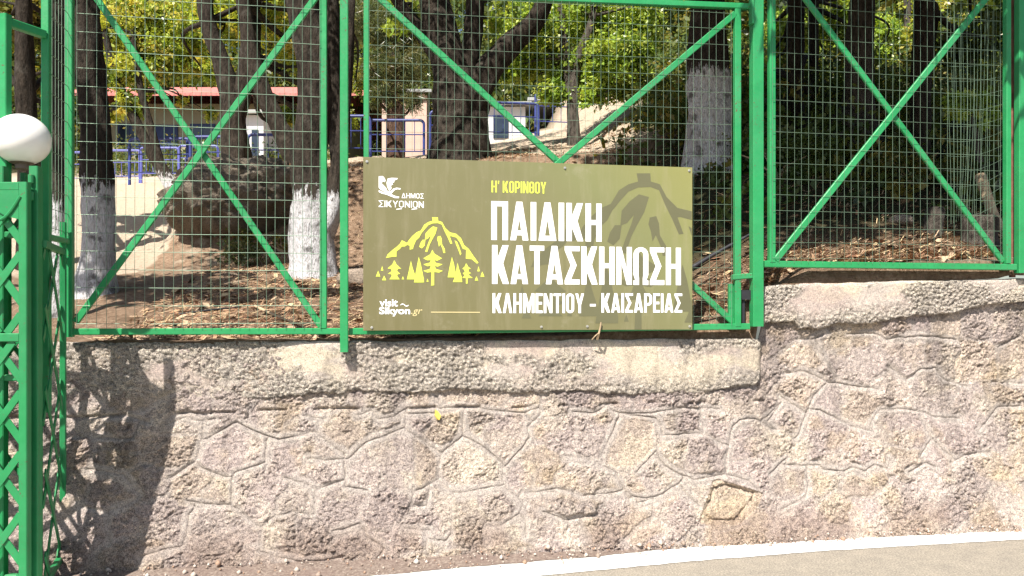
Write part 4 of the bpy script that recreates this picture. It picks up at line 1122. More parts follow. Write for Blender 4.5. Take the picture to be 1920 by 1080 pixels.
def tree(name, label, cat, d, stems, wash=None, bark=BARK, crowns=None, group=None, base=True, leafsize=0.07, nleaf=6000, pal='olive', seed=1, needle=False, twigs=10, clump=0.16, upper=None, nshade=9000):
    """stems: lists of (px, py, width px[, extra depth]); crowns: world blobs or ('px', px, py, rpx, dd)"""
    rng = np.random.default_rng(seed)
    f = stems[0][0]; x = (f[0] - 960) / FPX * d
    gz = float(hgt(x, d)); root = thing(name, label, cat, Vector((x, d, gz)), group)
    Vs, Fs, n0 = [], [], 0
    ctrl = []
    for si, st in enumerate(stems):
        c = []
        for pt in st:
            dd = d + (pt[3] if len(pt) > 3 else 0); w = P(pt[0], pt[1], dd); c.append((w.x, w.y, w.z, pt[2] / FPX * dd / 2))
        if si == 0:
            z0 = c[0][2]; c[0] = (c[0][0], c[0][1], gz - 0.12, c[0][3] * 1.12)
            if len(c) > 1 and c[1][2] < gz + 0.1: c[1] = (c[1][0], c[1][1], gz + 0.25, c[1][3])
        ctrl.append(c)
        V, Fq = limb_arrays(c, 16 if st[0][2] > 20 else 9, seed + si)
        Vs.append(V); Fs.append(Fq + n0); n0 += len(V)
    blobs = []
    for b in crowns or []:
        if b[0] == 'px':
            dd = d + (b[4] if len(b) > 4 else 0); w = P(b[1], b[2], dd); r = b[3] / FPX * dd
            blobs.append((w.x, w.y, w.z, r, r, r * 0.85))
        else: blobs.append(b)
    # limbs from the stems out into the crown
    tips = [c[-1] for c in ctrl]
    allp = [p for c in ctrl for p in c[1:]]
    for k, b in enumerate(blobs):
        src = min(allp, key=lambda p: (p[0] - b[0]) ** 2 + (p[1] - b[1]) ** 2 + (p[2] - b[2]) ** 2 + (3 if p[2] > b[2] + 0.3 else 0))
        for j in range(2 if twigs else 0):
            e = np.array(b[:3]) + rng.normal(size=3) * np.array(b[3:6]) * 0.45
            s_ = np.array(src[:3]); mid = (s_ + e) / 2 + rng.normal(size=3) * 0.10 * np.linalg.norm(e - s_)
            r0 = min(src[3] * 0.45, 0.05)
            V, Fq = limb_arrays([(*s_, r0), (*mid, r0 * 0.6), (*e, r0 * 0.22)], 7, seed + 30 + k)
            Vs.append(V); Fs.append(Fq + n0); n0 += len(V)
    V = np.concatenate(Vs)
    wz = -50.0 if wash is None else P(0, wash, d).z
    npmesh("trunk", V, np.concatenate(Fs), bark, root, attrs={"above": (V[:, 2] - wz) if wash is not None else np.full(len(V), 9.0)}, smooth=True)
    if blobs:
        C, ci = crown_points(blobs, nleaf, rng, clump)
        t = tints(pal, ci, nleaf, rng)
        V, Fq, T = leaves(C, leafsize, t, rng, ratio=0.09 if needle else 0.55)
        npmesh("crown", V, Fq, LEAF, root, attrs={"tint": T})
    if upper:  # unseen large-leaved canopy, added overhead to throw dense shade
        C, ci = crown_points(upper, nshade, rng, 0.22)
        V, Fq, T = leaves(C, 0.2, tints('dark', ci, nshade, rng), rng)
        npmesh("shade_crown", V, Fq, LEAF, root, attrs={"tint": T})
    return root

tree("plane_tree", "straight dark trunk, lime washed white at its foot, behind the left fence panel's left side", "tree", 7.0,
     [[(180,548,92),(182,510,72),(185,430,62),(180,340,58),(176,230,50),(164,120,54),(160,0,52),(150,-260,46),(140,-500,36)]], wash=352,
     crowns=[(-4.6,8.2,6.6,1.3,1.2,0.9),(-3.6,7.6,7.4,1.2,1.1,0.9),(-5.2,7.4,7.6,1.1,1.1,0.9)], nleaf=4500, leafsize=0.10, pal='olive', seed=101)
tree("young_tree", "thin dark lime washed trunk seen between the two corner uprights behind the lamp", "tree", 6.1,
     [[(106,600,26),(108,470,25),(110,360,26),(111,200,28),(112,0,30),(114,-240,28),(118,-420,20)]], wash=385,
     crowns=[(-4.2,6.6,6.0,0.9,0.9,0.7)], nleaf=3500, leafsize=0.09, pal='olive', seed=103, upper=[(-4.3,4.5,5.2,0.8,0.3,0.2),(-3.3,4.0,5.1,0.7,0.25,0.2),(-2.6,3.9,5.4,0.5,0.2,0.2),(-5.0,4.8,5.6,0.9,0.4,0.3)], nshade=1700)  # sprays out of view, added to streak the terrace with shade
tree("forked_tree", "stout forked trunk with lime washed foot, just left of the slim fence post", "tree", 8.0,
     [[(584,522,104),(584,490,90),(580,430,82),(584,370,78),(578,300,64),(592,190,62),(582,80,60),(568,0,58),(560,-200,50),(545,-420,36)],
      [(596,440,56),(618,398,46),(628,350,32),(640,280,26),(648,180,22),(655,40,20),(660,-150,16)]], wash=368,
     crowns=[(-2.9,8.8,7.2,1.4,1.3,0.9),(-1.6,9.4,7.9,1.3,1.3,0.9)], nleaf=4000, leafsize=0.10, pal='olive', seed=105)
tree("leaning_tree", "slender grey trunk leaning left, behind the forked lime washed tree", "tree", 12.4,
     [[(566,330,44),(548,285,42),(522,232,36),(492,170,32),(472,100,28),(456,0,26),(440,-140,20)]], bark=BARK,
     crowns=[('px',500,15,60,1),('px',560,110,42,1.5),('px',545,60,50,2),('px',545,215,26,2.5),('px',612,165,44,4),('px',640,215,34,5),('px',680,150,40,5)], nleaf=9000, leafsize=0.085, pal='yellow', seed=107)
tree("twin_stem_tree", "dark tree splitting into two tall stems in front of the red roofed house", "tree", 13.0,
     [[(446,326,58),(444,290,52),(440,240,48),(436,195,46),(414,118,32),(388,40,28),(380,-100,24),(370,-300,16)],
      [(440,215,40),(462,140,36),(470,60,35),(472,-60,32),(480,-240,20)]],
     crowns=[('px',430,40,60,1.5),('px',380,30,55,2),('px',530,40,60,3),('px',395,130,30,2),('px',470,20,50,1)], nleaf=12000, leafsize=0.085, pal='yellow', seed=109)
tree("leafy_tree", "thin stemmed tree with a broad yellow green crown left of the house", "tree", 14.5,
     [[(330,352,26),(306,322,22),(272,262,20),(242,200,18),(216,140,14),(196,60,10)],
      [(302,318,20),(286,250,15),(264,170,13),(246,60,10)]], wash=330,
     crowns=[('px',215,135,42,0),('px',250,50,62,0.5),('px',240,195,28,0),('px',330,60,62,1),('px',350,118,38,1.5),('px',300,110,50,0.5),('px',268,165,22,1),('px',340,190,14,1),('px',270,130,36,2),('px',180,40,55,1),('px',395,212,15,1.5),('px',200,215,22,0.5)],
     nleaf=30000, leafsize=0.085, pal='yellow', seed=111)
tree("slim_tree", "slim dark trunk showing between the forked tree and the slim fence post", "tree", 10.8,
     [[(634,340,28),(630,290,25),(626,180,24),(623,0,24),(618,-200,20)]], crowns=[(-2.6,11.5,8.0,1.2,1.2,0.8)], nleaf=5000, leafsize=0.1, pal='olive', seed=113)
tree("big_oak", "massive dark oak trunk forking behind the top left of the board", "tree", 10.9,
     [[(862,330,128),(862,300,118),(862,235,108),(856,175,100),(838,95,68),(815,0,54),(790,-160,44),(770,-400,30)],
      [(872,205,78),(912,138,52),(958,82,42),(1008,30,34),(1042,-70,26),(1075,-220,16)],
      [(866,160,50),(884,90,38),(892,0,34),(900,-160,26)],
      [(836,120,34),(790,60,28),(752,10,22),(700,-60,18)]],
     crowns=[(-2.2,12.5,8.2,1.6,1.5,1.1),(-1.6,13.5,9.4,1.5,1.5,0.9),('px',760,30,46,0.8),('px',930,25,45,0.6)], nleaf=15000, leafsize=0.09, pal='bright', seed=115)
tree("leafy_tree", "thin stemmed tree with a bright green hanging crown above the board's right half", "tree", 12.6,
     [[(1078,280,26),(1076,230,22),(1074,180,20),(1086,105,16),(1112,30,14),(1120,-80,10)],
      [(1076,210,16),(1060,110,14),(1050,0,12)]], bark=BARKG,
     crowns=[('px',1000,45,58),('px',1075,140,48,0.3),('px',1150,115,58),('px',1185,45,50,0.4),('px',955,130,26,0.2),('px',1105,25,62,0.5),('px',1035,175,26),('px',985,120,36,0.6),('px',1120,165,36),('px',1195,95,34),('px',1010,85,36,0.2),('px',1095,185,22),('px',1160,170,26,0.3),('px',1200,140,22)],
     nleaf=34000, leafsize=0.075, pal='bright', seed=117, clump=0.2)
tree("pine_tree", "grey green pine showing between the slim post and the oak", "tree", 17.0,
     [[(742,300,34),(742,220,30),(738,100,26),(735,-60,22),(732,-300,14)]], bark=BARKR,
     crowns=[('px',735,60,45),('px',710,130,40),('px',760,120,45),('px',725,180,34),('px',775,40,50),('px',700,40,50),('px',770,190,24)],
     nleaf=26000, leafsize=0.16, pal='pine', seed=119, needle=True)
tree("lime_washed_tree", "thick trunk lime washed high up, in deep shade beside the thick post", "tree", 9.0,
     [[(1332,340,104),(1331,280,90),(1330,210,82),(1329,150,76),(1325,50,66),(1320,-120,58),(1318,-400,44)]], wash=138,
     crowns=[(1.6,8.2,6.5,1.5,1.4,0.9),(2.6,9.6,7.4,1.6,1.6,1.0),(1.4,7.4,7.2,1.4,1.4,0.9),(2.9,7.8,6.2,1.5,1.4,0.9)], nleaf=26000, leafsize=0.11, pal='dark', seed=121, upper=[(-0.2,5.0,8.0,1.1,0.9,0.5),(0.5,6.3,8.6,1.3,1.1,0.6),(1.3,4.9,7.4,1.2,0.8,0.5),(2.2,6.0,7.6,1.7,1.4,0.8),(3.0,7.8,8.4,1.9,1.6,0.9),(1.9,8.8,8.2,1.2,1.2,0.8)], nshade=24000)
tree("grey_tree", "grey based trunk crossed by the right panel's X brace", "tree", 10.0,
     [[(1598,430,100),(1602,350,84),(1607,270,68),(1612,150,52),(1618,0,46),(1625,-200,36)]], bark=BARKG,
     crowns=[(4.2,8.4,6.3,1.6,1.5,0.9),(5.4,9.4,7.2,1.7,1.7,1.0),(3.8,7.0,6.4,1.4,1.3,0.8)], nleaf=28000, leafsize=0.11, pal='dark', seed=123, upper=[(4.4,7.0,8.2,1.9,1.7,0.9),(5.2,9.2,8.8,2.0,1.8,1.0),(3.6,10.5,9.0,1.8,1.7,1.0)], nshade=16000)
tree("dark_tree", "slim black trunk nearest the thick post inside the right panel", "tree", 11.0,
     [[(1488,400,40),(1490,280,36),(1492,150,33),(1494,0,32),(1500,-240,24)]],
     crowns=[('px',1480,60,44,3),('px',1480,190,40,4),('px',1530,240,40,4),('px',1460,130,34,3),('px',1570,40,40,3)], nleaf=16000, leafsize=0.09, pal='bright', seed=125)
tree("dark_tree", "thin dark stem between the slim black trunk and the grey based trunk", "tree", 13.0,
     [[(1528,380,22),(1527,200,18),(1526,0,17),(1530,-200,14)]],
     crowns=[('px',1560,60,50,3),('px',1500,120,40,4),('px',1580,190,40,4),('px',1640,110,34,4)], nleaf=14000, leafsize=0.09, pal='bright', seed=127)
tree("dark_tree", "dark trunk rising right of the X brace's crossing", "tree", 9.0,
     [[(1724,440,44),(1726,330,38),(1728,150,35),(1734,0,35),(1745,-240,28)]],
     crowns=[(5.2,7.2,6.0,1.4,1.3,0.8),(4.6,10.2,7.2,1.6,1.6,1.0),(6.6,9.0,6.6,1.7,1.7,1.0),('px',1800,90,60,2),('px',1860,60,60,1.5)], nleaf=26000, leafsize=0.11, pal='dark', seed=129, upper=[(6.6,8.0,8.4,2.0,1.8,0.9),(7.4,11.0,9.2,2.2,2.0,1.1),(6.0,5.6,7.4,1.6,1.3,0.8)], nshade=16000)
tree("low_branch_tree", "small tree whose leafy spray hangs near the right end of the fence", "tree", 7.4,
     [[(1850,430,20),(1842,340,16),(1832,270,12),(1822,215,8)]], bark=BARKG,
     crowns=[('px',1822,205,34),('px',1795,190,22),('px',1850,225,24)], nleaf=1700, leafsize=0.06, pal='bright', seed=131)
tree("edge_tree", "dark leafy tree behind the globe lamp at the left edge", "tree", 9.0,
     [[(52,480,40),(50,330,34),(48,180,32),(44,0,30),(40,-200,24)]],
     crowns=[('px',50,40,50,1),('px',70,150,36,1),('px',20,130,44,1.5),('px',90,60,36,1.5)], nleaf=9000, leafsize=0.09, pal='olive', seed=133)
# canopy reaching out over the right panel
tree("overhanging_tree", "tree beyond the right edge whose dark branches reach over the fence top", "tree", 6.6,
     [[(2060,480,60),(2050,200,52),(2030,-80,44),(2000,-300,30)]],
     crowns=[(3.0,4.9,4.7,0.75,0.6,0.35),(3.6,5.6,5.2,1.0,0.8,0.5),(4.6,6.2,5.8,1.4,1.1,0.8),(2.2,5.7,5.6,1.0,0.9,0.5),(2.9,6.6,5.9,1.2,1.0,0.6)], nleaf=22000, leafsize=0.09, pal='dark', seed=135, upper=[(2.0,4.05,4.95,0.5,0.3,0.22),(2.9,4.25,4.85,0.55,0.3,0.22),(1.25,4.0,5.15,0.45,0.28,0.2),(3.7,4.6,4.95,0.6,0.35,0.22),(1.0,4.75,5.0,0.7,0.4,0.3),(0.4,5.0,5.7,0.8,0.55,0.35),(1.8,5.1,5.5,0.9,0.6,0.4),(5.4,5.9,5.4,1.2,0.8,0.5),(3.2,5.6,6.6,1.3,0.9,0.5),(4.4,6.8,7.0,1.5,1.2,0.7)], nshade=13000)  # last blob list: unseen foliage added to shade the ground behind the fence

tree("sunlit_tree", "pale yellow green tree catching the sun deep behind the right panel's left half", "tree", 18.0,
     [[(1560,330,24),(1556,200,20),(1552,60,16),(1550,-60,12)]], bark=BARKG,
     crowns=[('px',1475,50,34),('px',1500,150,34),('px',1540,60,44,0.5),('px',1560,200,34),('px',1600,120,40,0.4),('px',1640,200,26),('px',1490,230,24,0.3),('px',1650,60,36)], nleaf=20000, leafsize=0.10, pal='bright', seed=141)
tree("sunlit_tree", "yellowing tree catching the sun right of the X brace's crossing", "tree", 19.0,
     [[(1712,330,24),(1708,200,20),(1704,60,16),(1700,-60,12)]], bark=BARKG,
     crowns=[('px',1700,85,38),('px',1690,160,26),('px',1760,120,34,0.4),('px',1820,60,36,0.5),('px',1790,190,30),('px',1730,20,36)], nleaf=13000, leafsize=0.10, pal='yellow', seed=143)
# shrubs on the bank
def shrub(label, x, y, r, n, pal, seed, name="shrub", ls=0.05):
    rng = np.random.default_rng(seed); g = float(hgt(x, y))
    root = thing(name, label, "shrub", Vector((x, y, g)))
    blobs = [(x + rng.normal() * r * 0.5, y + rng.normal() * r * 0.3, g + r * rng.uniform(0.2, 0.7), r * 0.6, r * 0.5, r * 0.45) for _ in range(6)]
    C, ci = crown_points(blobs, n, rng, 0.25); C[:, 2] = np.maximum(C[:, 2], g + 0.02)
    V, Fq, T = leaves(C, ls, tints(pal, ci, n, rng), rng)
    npmesh("foliage", V, Fq, LEAF, root, attrs={"tint": T})
    m = MB()
    for k in range(7):
        e = Vector(blobs[k % 6][:3]); m.tube([(x, y, g - 0.03), ((x + e.x) / 2 + 0.05 * rng.normal(), y, (g + e.z) / 2), e], [0.014, 0.01, 0.004], 5)
    m.build("stems", TWIG, root)
shrub("dry scrubby growth at the foot of the large rock mass", -3.15, 9.05, 0.30, 750, 'pine', 201)
shrub("low scrub on the bank right beside the forked lime washed tree", -2.7, 9.45, 0.42, 1000, 'olive', 203)
shrub("dark low bush in the shade right of the board", 2.9, 8.6, 0.55, 2600, 'dark', 205)
shrub("green tuft on the slope under the right panel's X brace", 4.1, 8.0, 0.45, 2000, 'olive', 207)

# far wood on the hillside, one mass
rng = np.random.default_rng(301)
blobs = []
def massif(x, y, top, r):
    g = float(hgt(x, y)); z = g + 0.5
    while z < top:
        blobs.append((x + rng.normal() * 0.8, y + rng.normal() * 0.8, z, r, r, 1.4)); z += 1.5
for k in range(230):
    y = rng.uniform(24, 50); x = rng.uniform(-0.95, 0.95) * y
    if y < 43 and -21 < x < -5.5: y = rng.uniform(43, 54)
    if y < 32 and -6 < x < 4: y = rng.uniform(33, 50)
    massif(x, y, 1.4 + 0.45 * y + rng.uniform(-2, 2), rng.uniform(1.6, 2.8))
for k in range(46):
    y = rng.uniform(20.5, 27); x = rng.uniform(0.22, 0.75) * y
    massif(x, y, float(hgt(x, y)) + rng.uniform(1.5, 6), rng.uniform(0.9, 1.6))
C, ci = crown_points(blobs, 260000, rng, 0.24)
pals = np.array(PAL['dark'] + PAL['olive'])
T0 = pals[rng.integers(0, len(pals), ci.max() + 1)][ci] * rng.uniform(0.75, 1.25, (len(C), 1))
V, Fq, T = leaves(C, 0.30, T0, rng)
fw = npmesh("far_wood", V, Fq, LEAF, attrs={"tint": T})
tag(fw, "dense dark green woodland covering the hillside behind the camp", "woodland", None, "stuff")

# undergrowth on the shaded slope and in front of the house
rng = np.random.default_rng(351)
blobs = []
for k in range(230):
    y = rng.uniform(9.0, 22); x = rng.uniform(0.10, 0.66) * y
    if x < max(0.9 + 0.075 * (y - 8), (0.128 * y + 0.3) if y > 10 else 0): continue
    r = rng.uniform(0.25, 0.6) * (0.7 + y / 30); g = float(hgt(x, y)); blobs.append((x, y, g + r * 0.5, r, r, r * rng.uniform(0.6, 1.3)))
for k in range(70):
    y = rng.uniform(6.7, 9.5); x = rng.uniform(1.5, 6.2)
    r = rng.uniform(0.12, 0.30); g = float(hgt(x, y)); blobs.append((x, y, g + r * 0.5, r * 1.3, r, r * rng.uniform(0.5, 1.2)))
for k in range(60):
    y = rng.uniform(24, 31); x = rng.uniform(-0.54, -0.23) * y
    r = rng.uniform(0.45, 0.8); g = float(hgt(x, y)); blobs.append((x, y, g + r * 0.5, r * 1.2, r, r * 0.9))
C, ci = crown_points(blobs, 76000, rng, 0.26); C[:, 2] = np.maximum(C[:, 2], hgt(C[:, 0], C[:, 1]) + 0.01)
V, Fq, T = leaves(C, 0.10, pals[rng.integers(0, len(pals), ci.max() + 1)][ci] * rng.uniform(0.7, 1.2, (len(C), 1)), rng)
tag(npmesh("undergrowth", V, Fq, LEAF, attrs={"tint": T}), "low dark green undergrowth covering the shaded slope and the foot of the house", "undergrowth", None, "stuff")

# ------------------------------------------------------------------ litter, sticks, stumps, stones
rng = np.random.default_rng(401)
n = 70000
s = rng.uniform(-2.6, 5.5, n); yy = 0.2 + rng.random(n) ** 1.5 * 7.5
cl = vn(s * 1.5, yy * 1.5, 5); keep = rng.random(n) < (0.25 + 0.9 * cl) * (1 - 0.72 * sstep(0.9, 1.6, s) * sstep(0.7, 1.4, yy)); s, yy = s[keep], yy[keep]; n = len(s)
X = s * CT - yy * ST; Yw = D0 + s * ST + yy * CT
Z = hgt(X, Yw)
a = rng.uniform(0, np.pi, n); ln_ = rng.uniform(0.03, 0.11, n); wd = rng.uniform(0.0012, 0.0035, n); 
big_ = rng.random(n) < 0.05; wd[big_] = ln_[big_] * rng.uniform(0.2, 0.4, big_.sum()); ln_[big_] *= 0.6
dx, dy = np.cos(a) * ln_ / 2, np.sin(a) * ln_ / 2; nx, ny = -np.sin(a) * wd, np.cos(a) * wd
lift = rng.uniform(0.004, 0.018, n); tl = rng.normal(0, 0.012, n)
V = np.stack([np.stack([X - dx - nx, Yw - dy - ny, Z + lift - tl], 1), np.stack([X + dx - nx, Yw + dy - ny, Z + lift + tl], 1),
              np.stack([X + dx + nx, Yw + dy + ny, Z + lift + tl + 0.003], 1), np.stack([X - dx + nx, Yw - dy + ny, Z + lift - tl + 0.003], 1)], 1).reshape(-1, 3)
pl = np.array([(0.36, 0.22, 0.13), (0.25, 0.13, 0.08), (0.46, 0.33, 0.22), (0.14, 0.09, 0.06), (0.50, 0.38, 0.22)])
tag(npmesh("leaf_litter", V, np.arange(4 * n).reshape(n, 4), LITTER, attrs={"tint": np.repeat(pl[rng.integers(0, 5, n)], 4, 0)}), "brown pine needles and dry leaves strewn over the terrace", "leaf litter", None, "stuff")

# grit and crumbs fallen from the wall onto the verge and the painted line
rng = np.random.default_rng(411)
n = 1050
sx_ = rng.uniform(-2.6, 6.0, n); f_ = rng.random(n) ** 1.6
yt = np.interp(sx_ * CT, LT[:, 0], LT[:, 1]); yw_ = D0 + sx_ * ST - 0.13
gy_ = yw_ + (yt - 0.12 - yw_) * f_
r_ = rng.uniform(0.003, 0.009, n) * np.where(rng.random(n) < 0.06, 2.4, 1.0) * (1.15 - 0.6 * f_)
oct_ = np.array([(1, 0, 0), (0, 1, 0), (-1, 0, 0), (0, -1, 0), (0, 0, 1), (0, 0, -1)], float)
V = (np.stack([sx_ * CT, gy_, 0.010 + 0.03 * np.clip(1 - f_ * 2.2, 0, 1) ** 2 + r_ * 0.3], 1)[:, None, :] + oct_[None] * r_[:, None, None] * rng.uniform(0.6, 1.3, (n, 6, 1))).reshape(-1, 3)
tri = np.array([(0, 1, 4), (1, 2, 4), (2, 3, 4), (3, 0, 4), (1, 0, 5), (2, 1, 5), (3, 2, 5), (0, 3, 5)])
Fq = (np.arange(n)[:, None, None] * 6 + tri[None]).reshape(-1, 3)
gp_ = np.array([(0.42, 0.36, 0.31), (0.28, 0.22, 0.18), (0.52, 0.47, 0.41), (0.33, 0.22, 0.16)])
tag(npmesh("grit", V, Fq, LITTER, attrs={"tint": np.repeat(gp_[rng.integers(0, 4, n)], 6, 0)}), "small grit and stone crumbs along the foot of the wall", "grit", None, "stuff")

def branch(label, pts, r, mat=TWIG, name="fallen_branch"):
    m = MB(); pts = [Vector(p) for p in pts]
    q = catmull([(*p, 0) for p in pts], 5)[:, :3]
    m.tube([Vector(p) for p in q], list(np.linspace(r, r * 0.5, len(q))), 8)
    tag(m.build(name, mat, loc=pts[0], smooth=True), label, "branch")
def gpt(px, d, dz=0.02): x = (px - 960) / FPX * d; return on_ground(x, d, dz)
branch("thin dry stick lying on the needles at the foot of the left panel's right corner", [gpt(478, 5.9), gpt(520, 5.5), gpt(566, 5.05, 0.03)], 0.012)
branch("long dark stick lying on the lit terrace behind the left panel", [gpt(330, 5.7), gpt(400, 5.85, 0.03), gpt(478, 6.0)], 0.010, DARKIRON)
branch("bare pale branch leaning against the right end of the fence", [P(1838, 330, 6.6), P(1860, 395, 6.4), P(1884, 440, 6.1), gpt(1902, 5.7, -0.02)], 0.045)
branch("pale broken stick leaning low beside the stump at the right", [P(1822, 418, 6.3), P(1850, 432, 6.15), gpt(1896, 6.0, 0.0)], 0.016)
branch("dark pipe like branch lying on the ground by the thick post", [gpt(1296, 6.2, 0.03), gpt(1345, 6.25, 0.04), gpt(1416, 6.3, 0.04)], 0.02, DARKIRON)

def stump(label, px, d, r, h_, seed):
    x = (px - 960) / FPX * d; g = on_ground(x, d, -0.05)
    ring = []
    V, Fq = limb_arrays([(g.x, g.y, g.z, r * 1.25), (g.x, g.y, g.z + h_ * 0.4, r), (g.x + 0.01, g.y, g.z + h_, r * 0.92), (g.x + 0.01, g.y, g.z + h_ + 0.012, 0.01)], 18, seed, 0.16)
    o = npmesh("tree_stump", V, Fq, BARKG, loc=g, attrs={"above": np.full(len(V), 0.35 if seed % 2 else 9.0)}, smooth=True)
    tag(o, label, "stump")
stump("pale sawn stump behind the right panel's lower right corner", 1836, 5.9, 0.125, 0.24, 11)
stump("darker narrow stump left of the pale stump behind the right panel", 1752, 6.2, 0.07, 0.24, 14)
def rock(label, px, d, r, seed, mat=None, tint=(0.34, 0.28, 0.23), n1=22, n2=12):
    x = (px - 960) / FPX * d; g = on_ground(x, d, r * 0.25)
    u = np.linspace(0, 2 * np.pi, n1, endpoint=False); v = np.linspace(-np.pi / 2, np.pi / 2, n2)
    U, Vv = np.meshgrid(u, v); k = r * (1 + (0.0 if r < 0.5 else 0.13) * np.abs(fbm(np.cos(U) * np.cos(Vv) * 5 + 9, np.sin(U) * np.cos(Vv) * 5 + np.sin(Vv) * 6, 4, seed + 3)) * 4 - (0.0 if r < 0.5 else 0.1) + 0.55 * fbm(np.cos(U) * np.cos(Vv) * 1.7 + 5, np.sin(U) * np.cos(Vv) * 1.7 + np.sin(Vv) * 2, 5, seed))
    V = np.stack([g.x + k * np.cos(U) * np.cos(Vv) * 1.3, g.y + k * np.sin(U) * np.cos(Vv), g.z + k * np.sin(Vv) * 0.7], -1).reshape(-1, 3)
    f = []
    for j in range(n2 - 1):
        for i in range(n1): f.append((j * n1 + i, j * n1 + (i + 1) % n1, (j + 1) * n1 + (i + 1) % n1, (j + 1) * n1 + i))
    o = npmesh("rock", V, np.array(f), STONE, loc=g, attrs={"tint": np.tile([tint], (len(V), 1)), "grit": np.full(len(V), 0.8)}, smooth=True)
    tag(o, label, "rock")
rock("large grey brown rock mass on the bank between the two lime washed trunks", 452, 10.0, 0.76, 21, None, (0.185, 0.158, 0.128), 110, 60)
rock("small rock on the litter close to the darker stump", 1690, 6.5, 0.08, 5)
rock("brown rock at the foot of the forked lime washed tree", 668, 7.2, 0.14, 7)
rock("small stone on the wall ledge behind the left panel's bottom rail", 470, 4.85, 0.035, 9)

# ------------------------------------------------------------------ railings, house, huts beyond
def railing_proto(mat, label, w=1.0, hgt_=0.9, bars=6):
    root = thing("hoop_railing", label, "railing", Vector((0, 0, 0)), "hooped metal railings along the upper path")
    r = 0.09
    pts = [(-w / 2, -0.35), (-w / 2, hgt_ - r)] + [(-w / 2 + r - r * math.cos(a), hgt_ - r + r * math.sin(a)) for a in np.linspace(0, math.pi / 2, 5)] + \
          [(w / 2 - r + r * math.sin(a), hgt_ - r + r * math.cos(a)) for a in np.linspace(0, math.pi / 2, 5)] + [(w / 2, hgt_ - r), (w / 2, -0.35)]
    m = MB(); m.tube([(x, 0, z) for x, z in pts], 0.03, 8); m.build("hoop", mat, root)
    for z in (0.2, 0.55):
        m = MB(); m.tube([(-w / 2, 0, z), (w / 2, 0, z)], 0.012, 6); m.build("cross_rail", mat, root)
    for i in range(1, bars):
        x = -w / 2 + w * i / bars
        m = MB(); m.tube([(x, 0, 0.2), (x, 0, 0.55 if mat == VIOLET else hgt_ - 0.02)], 0.008, 6); m.build("bar", mat, root)
    return root
def rail_row(mat, spec, first, others, w, hh_):
    proto = railing_proto(mat, first, w, hh_)
    for i, (px, d, rz) in enumerate(spec):
        x = (px - 960) / FPX * d; loc = on_ground(x, d, 0.02)
        if i == 0:
            proto.location = loc; proto.rotation_euler = (0, 0, rz); proto["label"] = others[0]
        else: dup(proto, loc, rz, others[i])
rail_row(VIOLET, [(228, 20, 0), (299, 20, 0), (372, 20, 0), (150, 20.0, 0)], "v",
         ["violet blue hoop railing right beside the straight lime washed trunk", "violet blue hoop railing between two others, left of the brace crossing", "violet blue hoop railing right behind the brace crossing", "violet blue hoop railing mostly hidden behind the straight lime washed trunk"], 1.0, 0.85)
rail_row(NAVY, [(300, 15.3, 0), (408, 15.4, 0), (522, 15.5, 0.05), (640, 16, 0.0), (742, 16.5, 0), (858, 17, 0.03), (960, 17.5, 0.1), (1052, 18, 0.15), (1146, 18.3, 0.2)], "n",
         ["navy hoop railing left of the twin stem tree, before the house", "navy hoop railing in front of the twin stem tree", "navy hoop railing between the twin stem tree and the forked tree", "navy hoop railing behind the slim fence post", "navy hoop railing left of the massive oak", "navy hoop railing hidden behind the massive oak", "navy hoop railing right of the massive oak", "navy hoop railing in front of the white hut with blue joinery", "last navy hoop railing on the right, half lost in the undergrowth"], 1.18, 0.85)

# house with the red roof
hx0, hx1, hy, hz = -18.6, -7.4, 35.0, 7.5
HS = thing("red_roofed_house", "cream plastered house with a low red tiled roof beyond the left panel", "house", Vector(((hx0 + hx1) / 2, hy, hz)))
ez = 10.75
m = MB(); m.box(((hx0 + hx1) / 2, hy + 3, (hz - 0.8 + ez) / 2), Vector(((hx1 - hx0) / 2, 0, 0)), Vector((0, 3, 0)), UP * ((ez - hz + 0.8) / 2)); m.build("wall", CREAM, HS)
m = MB(); o_ = 1.3
m.add([(hx0 - o_, hy - o_, ez), (hx1 + o_, hy - o_, ez), (hx1 + o_, hy + 3, ez + 1.45), (hx0 - o_, hy + 3, ez + 1.45), (hx0 - o_, hy + 6 + o_, ez), (hx1 + o_, hy + 6 + o_, ez),
       (hx0 - o_, hy - o_, ez + 0.12), (hx1 + o_, hy - o_, ez + 0.12), (hx1 + o_, hy + 3, ez + 1.6), (hx0 - o_, hy + 3, ez + 1.6), (hx0 - o_, hy + 6 + o_, ez + 0.12), (hx1 + o_, hy + 6 + o_, ez + 0.12)],
      [(6, 7, 8, 9), (9, 8, 11, 10), (0, 1, 7, 6), (4, 10, 11, 5), (0, 3, 2, 1), (3, 4, 5, 2), (0, 6, 9, 3), (3, 9, 10, 4), (1, 2, 8, 7), (2, 5, 11, 8)])
m.build("roof", ROOF, HS)
for wx in (-16.9, -13.7, -11.2, -8.8):
    m = MB(); m.box((wx, hy - 0.02, 9.3), Vector((0.55, 0, 0)), Vector((0, 0.05, 0)), UP * 0.55); wf = m.build("window", BLUEP, HS)
    m = MB(); m.box((wx - 0.26, hy - 0.075, 9.3), Vector((0.22, 0, 0)), Vector((0, 0.01, 0)), UP * 0.45); m.box((wx + 0.26, hy - 0.075, 9.3), Vector((0.22, 0, 0)), Vector((0, 0.01, 0)), UP * 0.45); m.build("pane", GLASSD, wf)
m = MB(); m.box((-15.3, hy - 0.02, 8.75), Vector((0.5, 0, 0)), Vector((0, 0.05, 0)), UP * 1.05); m.build("door", BLUEP, HS)
for cx_ in (-17.7,):
    m = MB(); m.box((cx_, hy - 1.1, 9.1), Vector((0.12, 0, 0)), Vector((0, 0.12, 0)), UP * 1.64); m.build("porch_column", CREAM, HS)

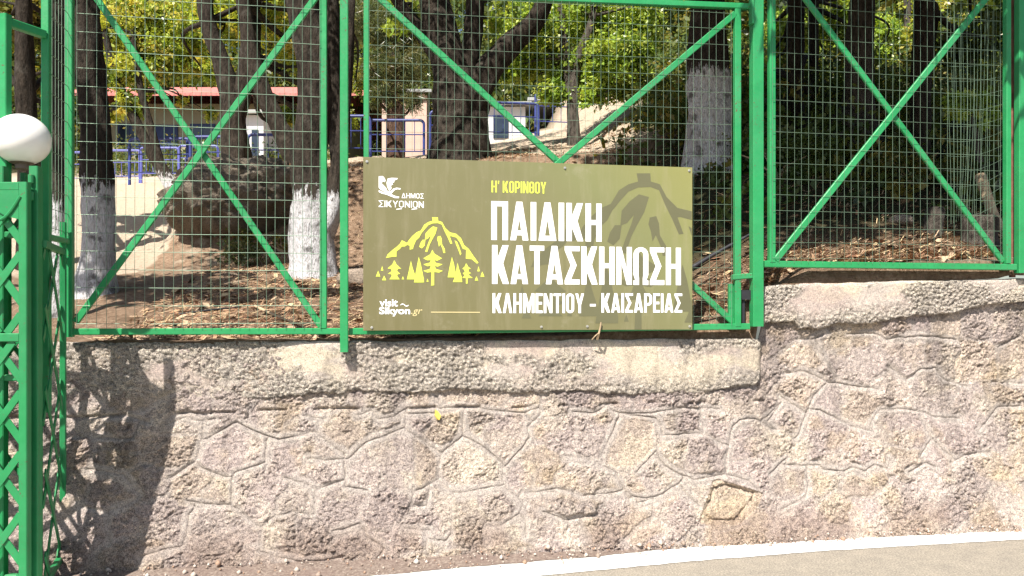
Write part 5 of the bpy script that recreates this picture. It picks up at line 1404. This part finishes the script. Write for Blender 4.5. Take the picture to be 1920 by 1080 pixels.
def hut(name, label, px0, px1, d, ptop, wallm, roofm, joins, cat="hut"):
    x0, x1 = (px0 - 960) / FPX * d, (px1 - 960) / FPX * d
    zt = CAMZ + (HZ - ptop) / FPX * d; zb_ = float(hgt((x0 + x1) / 2, d)) - 0.4
    root = thing(name, label, cat, Vector(((x0 + x1) / 2, d, zb_ + 0.4)))
    m = MB(); m.box(((x0 + x1) / 2, d + 1.2, (zb_ + zt) / 2), Vector(((x1 - x0) / 2, 0, 0)), Vector((0, 1.2, 0)), UP * ((zt - zb_) / 2)); m.build("wall", wallm, root)
    m = MB(); m.bar(((x0 + x1) / 2, d - 0.25, zt + 0.06), ((x0 + x1) / 2, d + 2.6, zt + 0.45), (x1 - x0) + 0.4, 0.1, UP, 0.01); m.build("roof", roofm, root)
    for (a, b, c, e, mt, nm) in joins:   # fractions along / up
        m = MB(); m.box((x0 + (a + b) / 2 * (x1 - x0), d - 0.015, zb_ + 0.4 + (c + e) / 2 * (zt - zb_ - 0.4)), Vector(((b - a) / 2 * (x1 - x0), 0, 0)), Vector((0, 0.03, 0)), UP * ((e - c) / 2 * (zt - zb_ - 0.4)))
        m.build(nm, mt, root)
    return root
hut("white_hut", "white hut with blue door and shutters behind the navy railing", 1000, 1118, 27, 192, WHITEP, GREYROOF,
    [(0.08, 0.30, 0.02, 0.8, GLASSD, "window"), (0.55, 0.60, 0.0, 0.95, BLUEP, "shutter"), (0.72, 0.80, 0.0, 0.9, BLUEP, "shutter"), (0.60, 0.72, 0.0, 0.85, GLASSD, "door")])
hut("white_hut", "smaller white hut half hidden by the massive oak and the navy railing", 905, 985, 26, 200, WHITEP, GREYROOF, [(0.25, 0.6, 0.1, 0.75, GLASSD, "window")])
hut("pink_hut", "pale pink hut between the pine and the massive oak", 716, 800, 29, 176, PALEPINK, GREYROOF, [(0.3, 0.5, 0.35, 0.8, GLASSD, "window")])
hut("white_hut", "low white outbuilding behind the twin stem tree and the navy railing", 455, 494, 24, 216, WHITEP, GREYROOF, [(0.45, 0.75, 0.3, 0.75, GLASSD, "window")])

scene.cycles.max_bounces = 8
scene.cycles.diffuse_bounces = 4
scene.cycles.transmission_bounces = 6
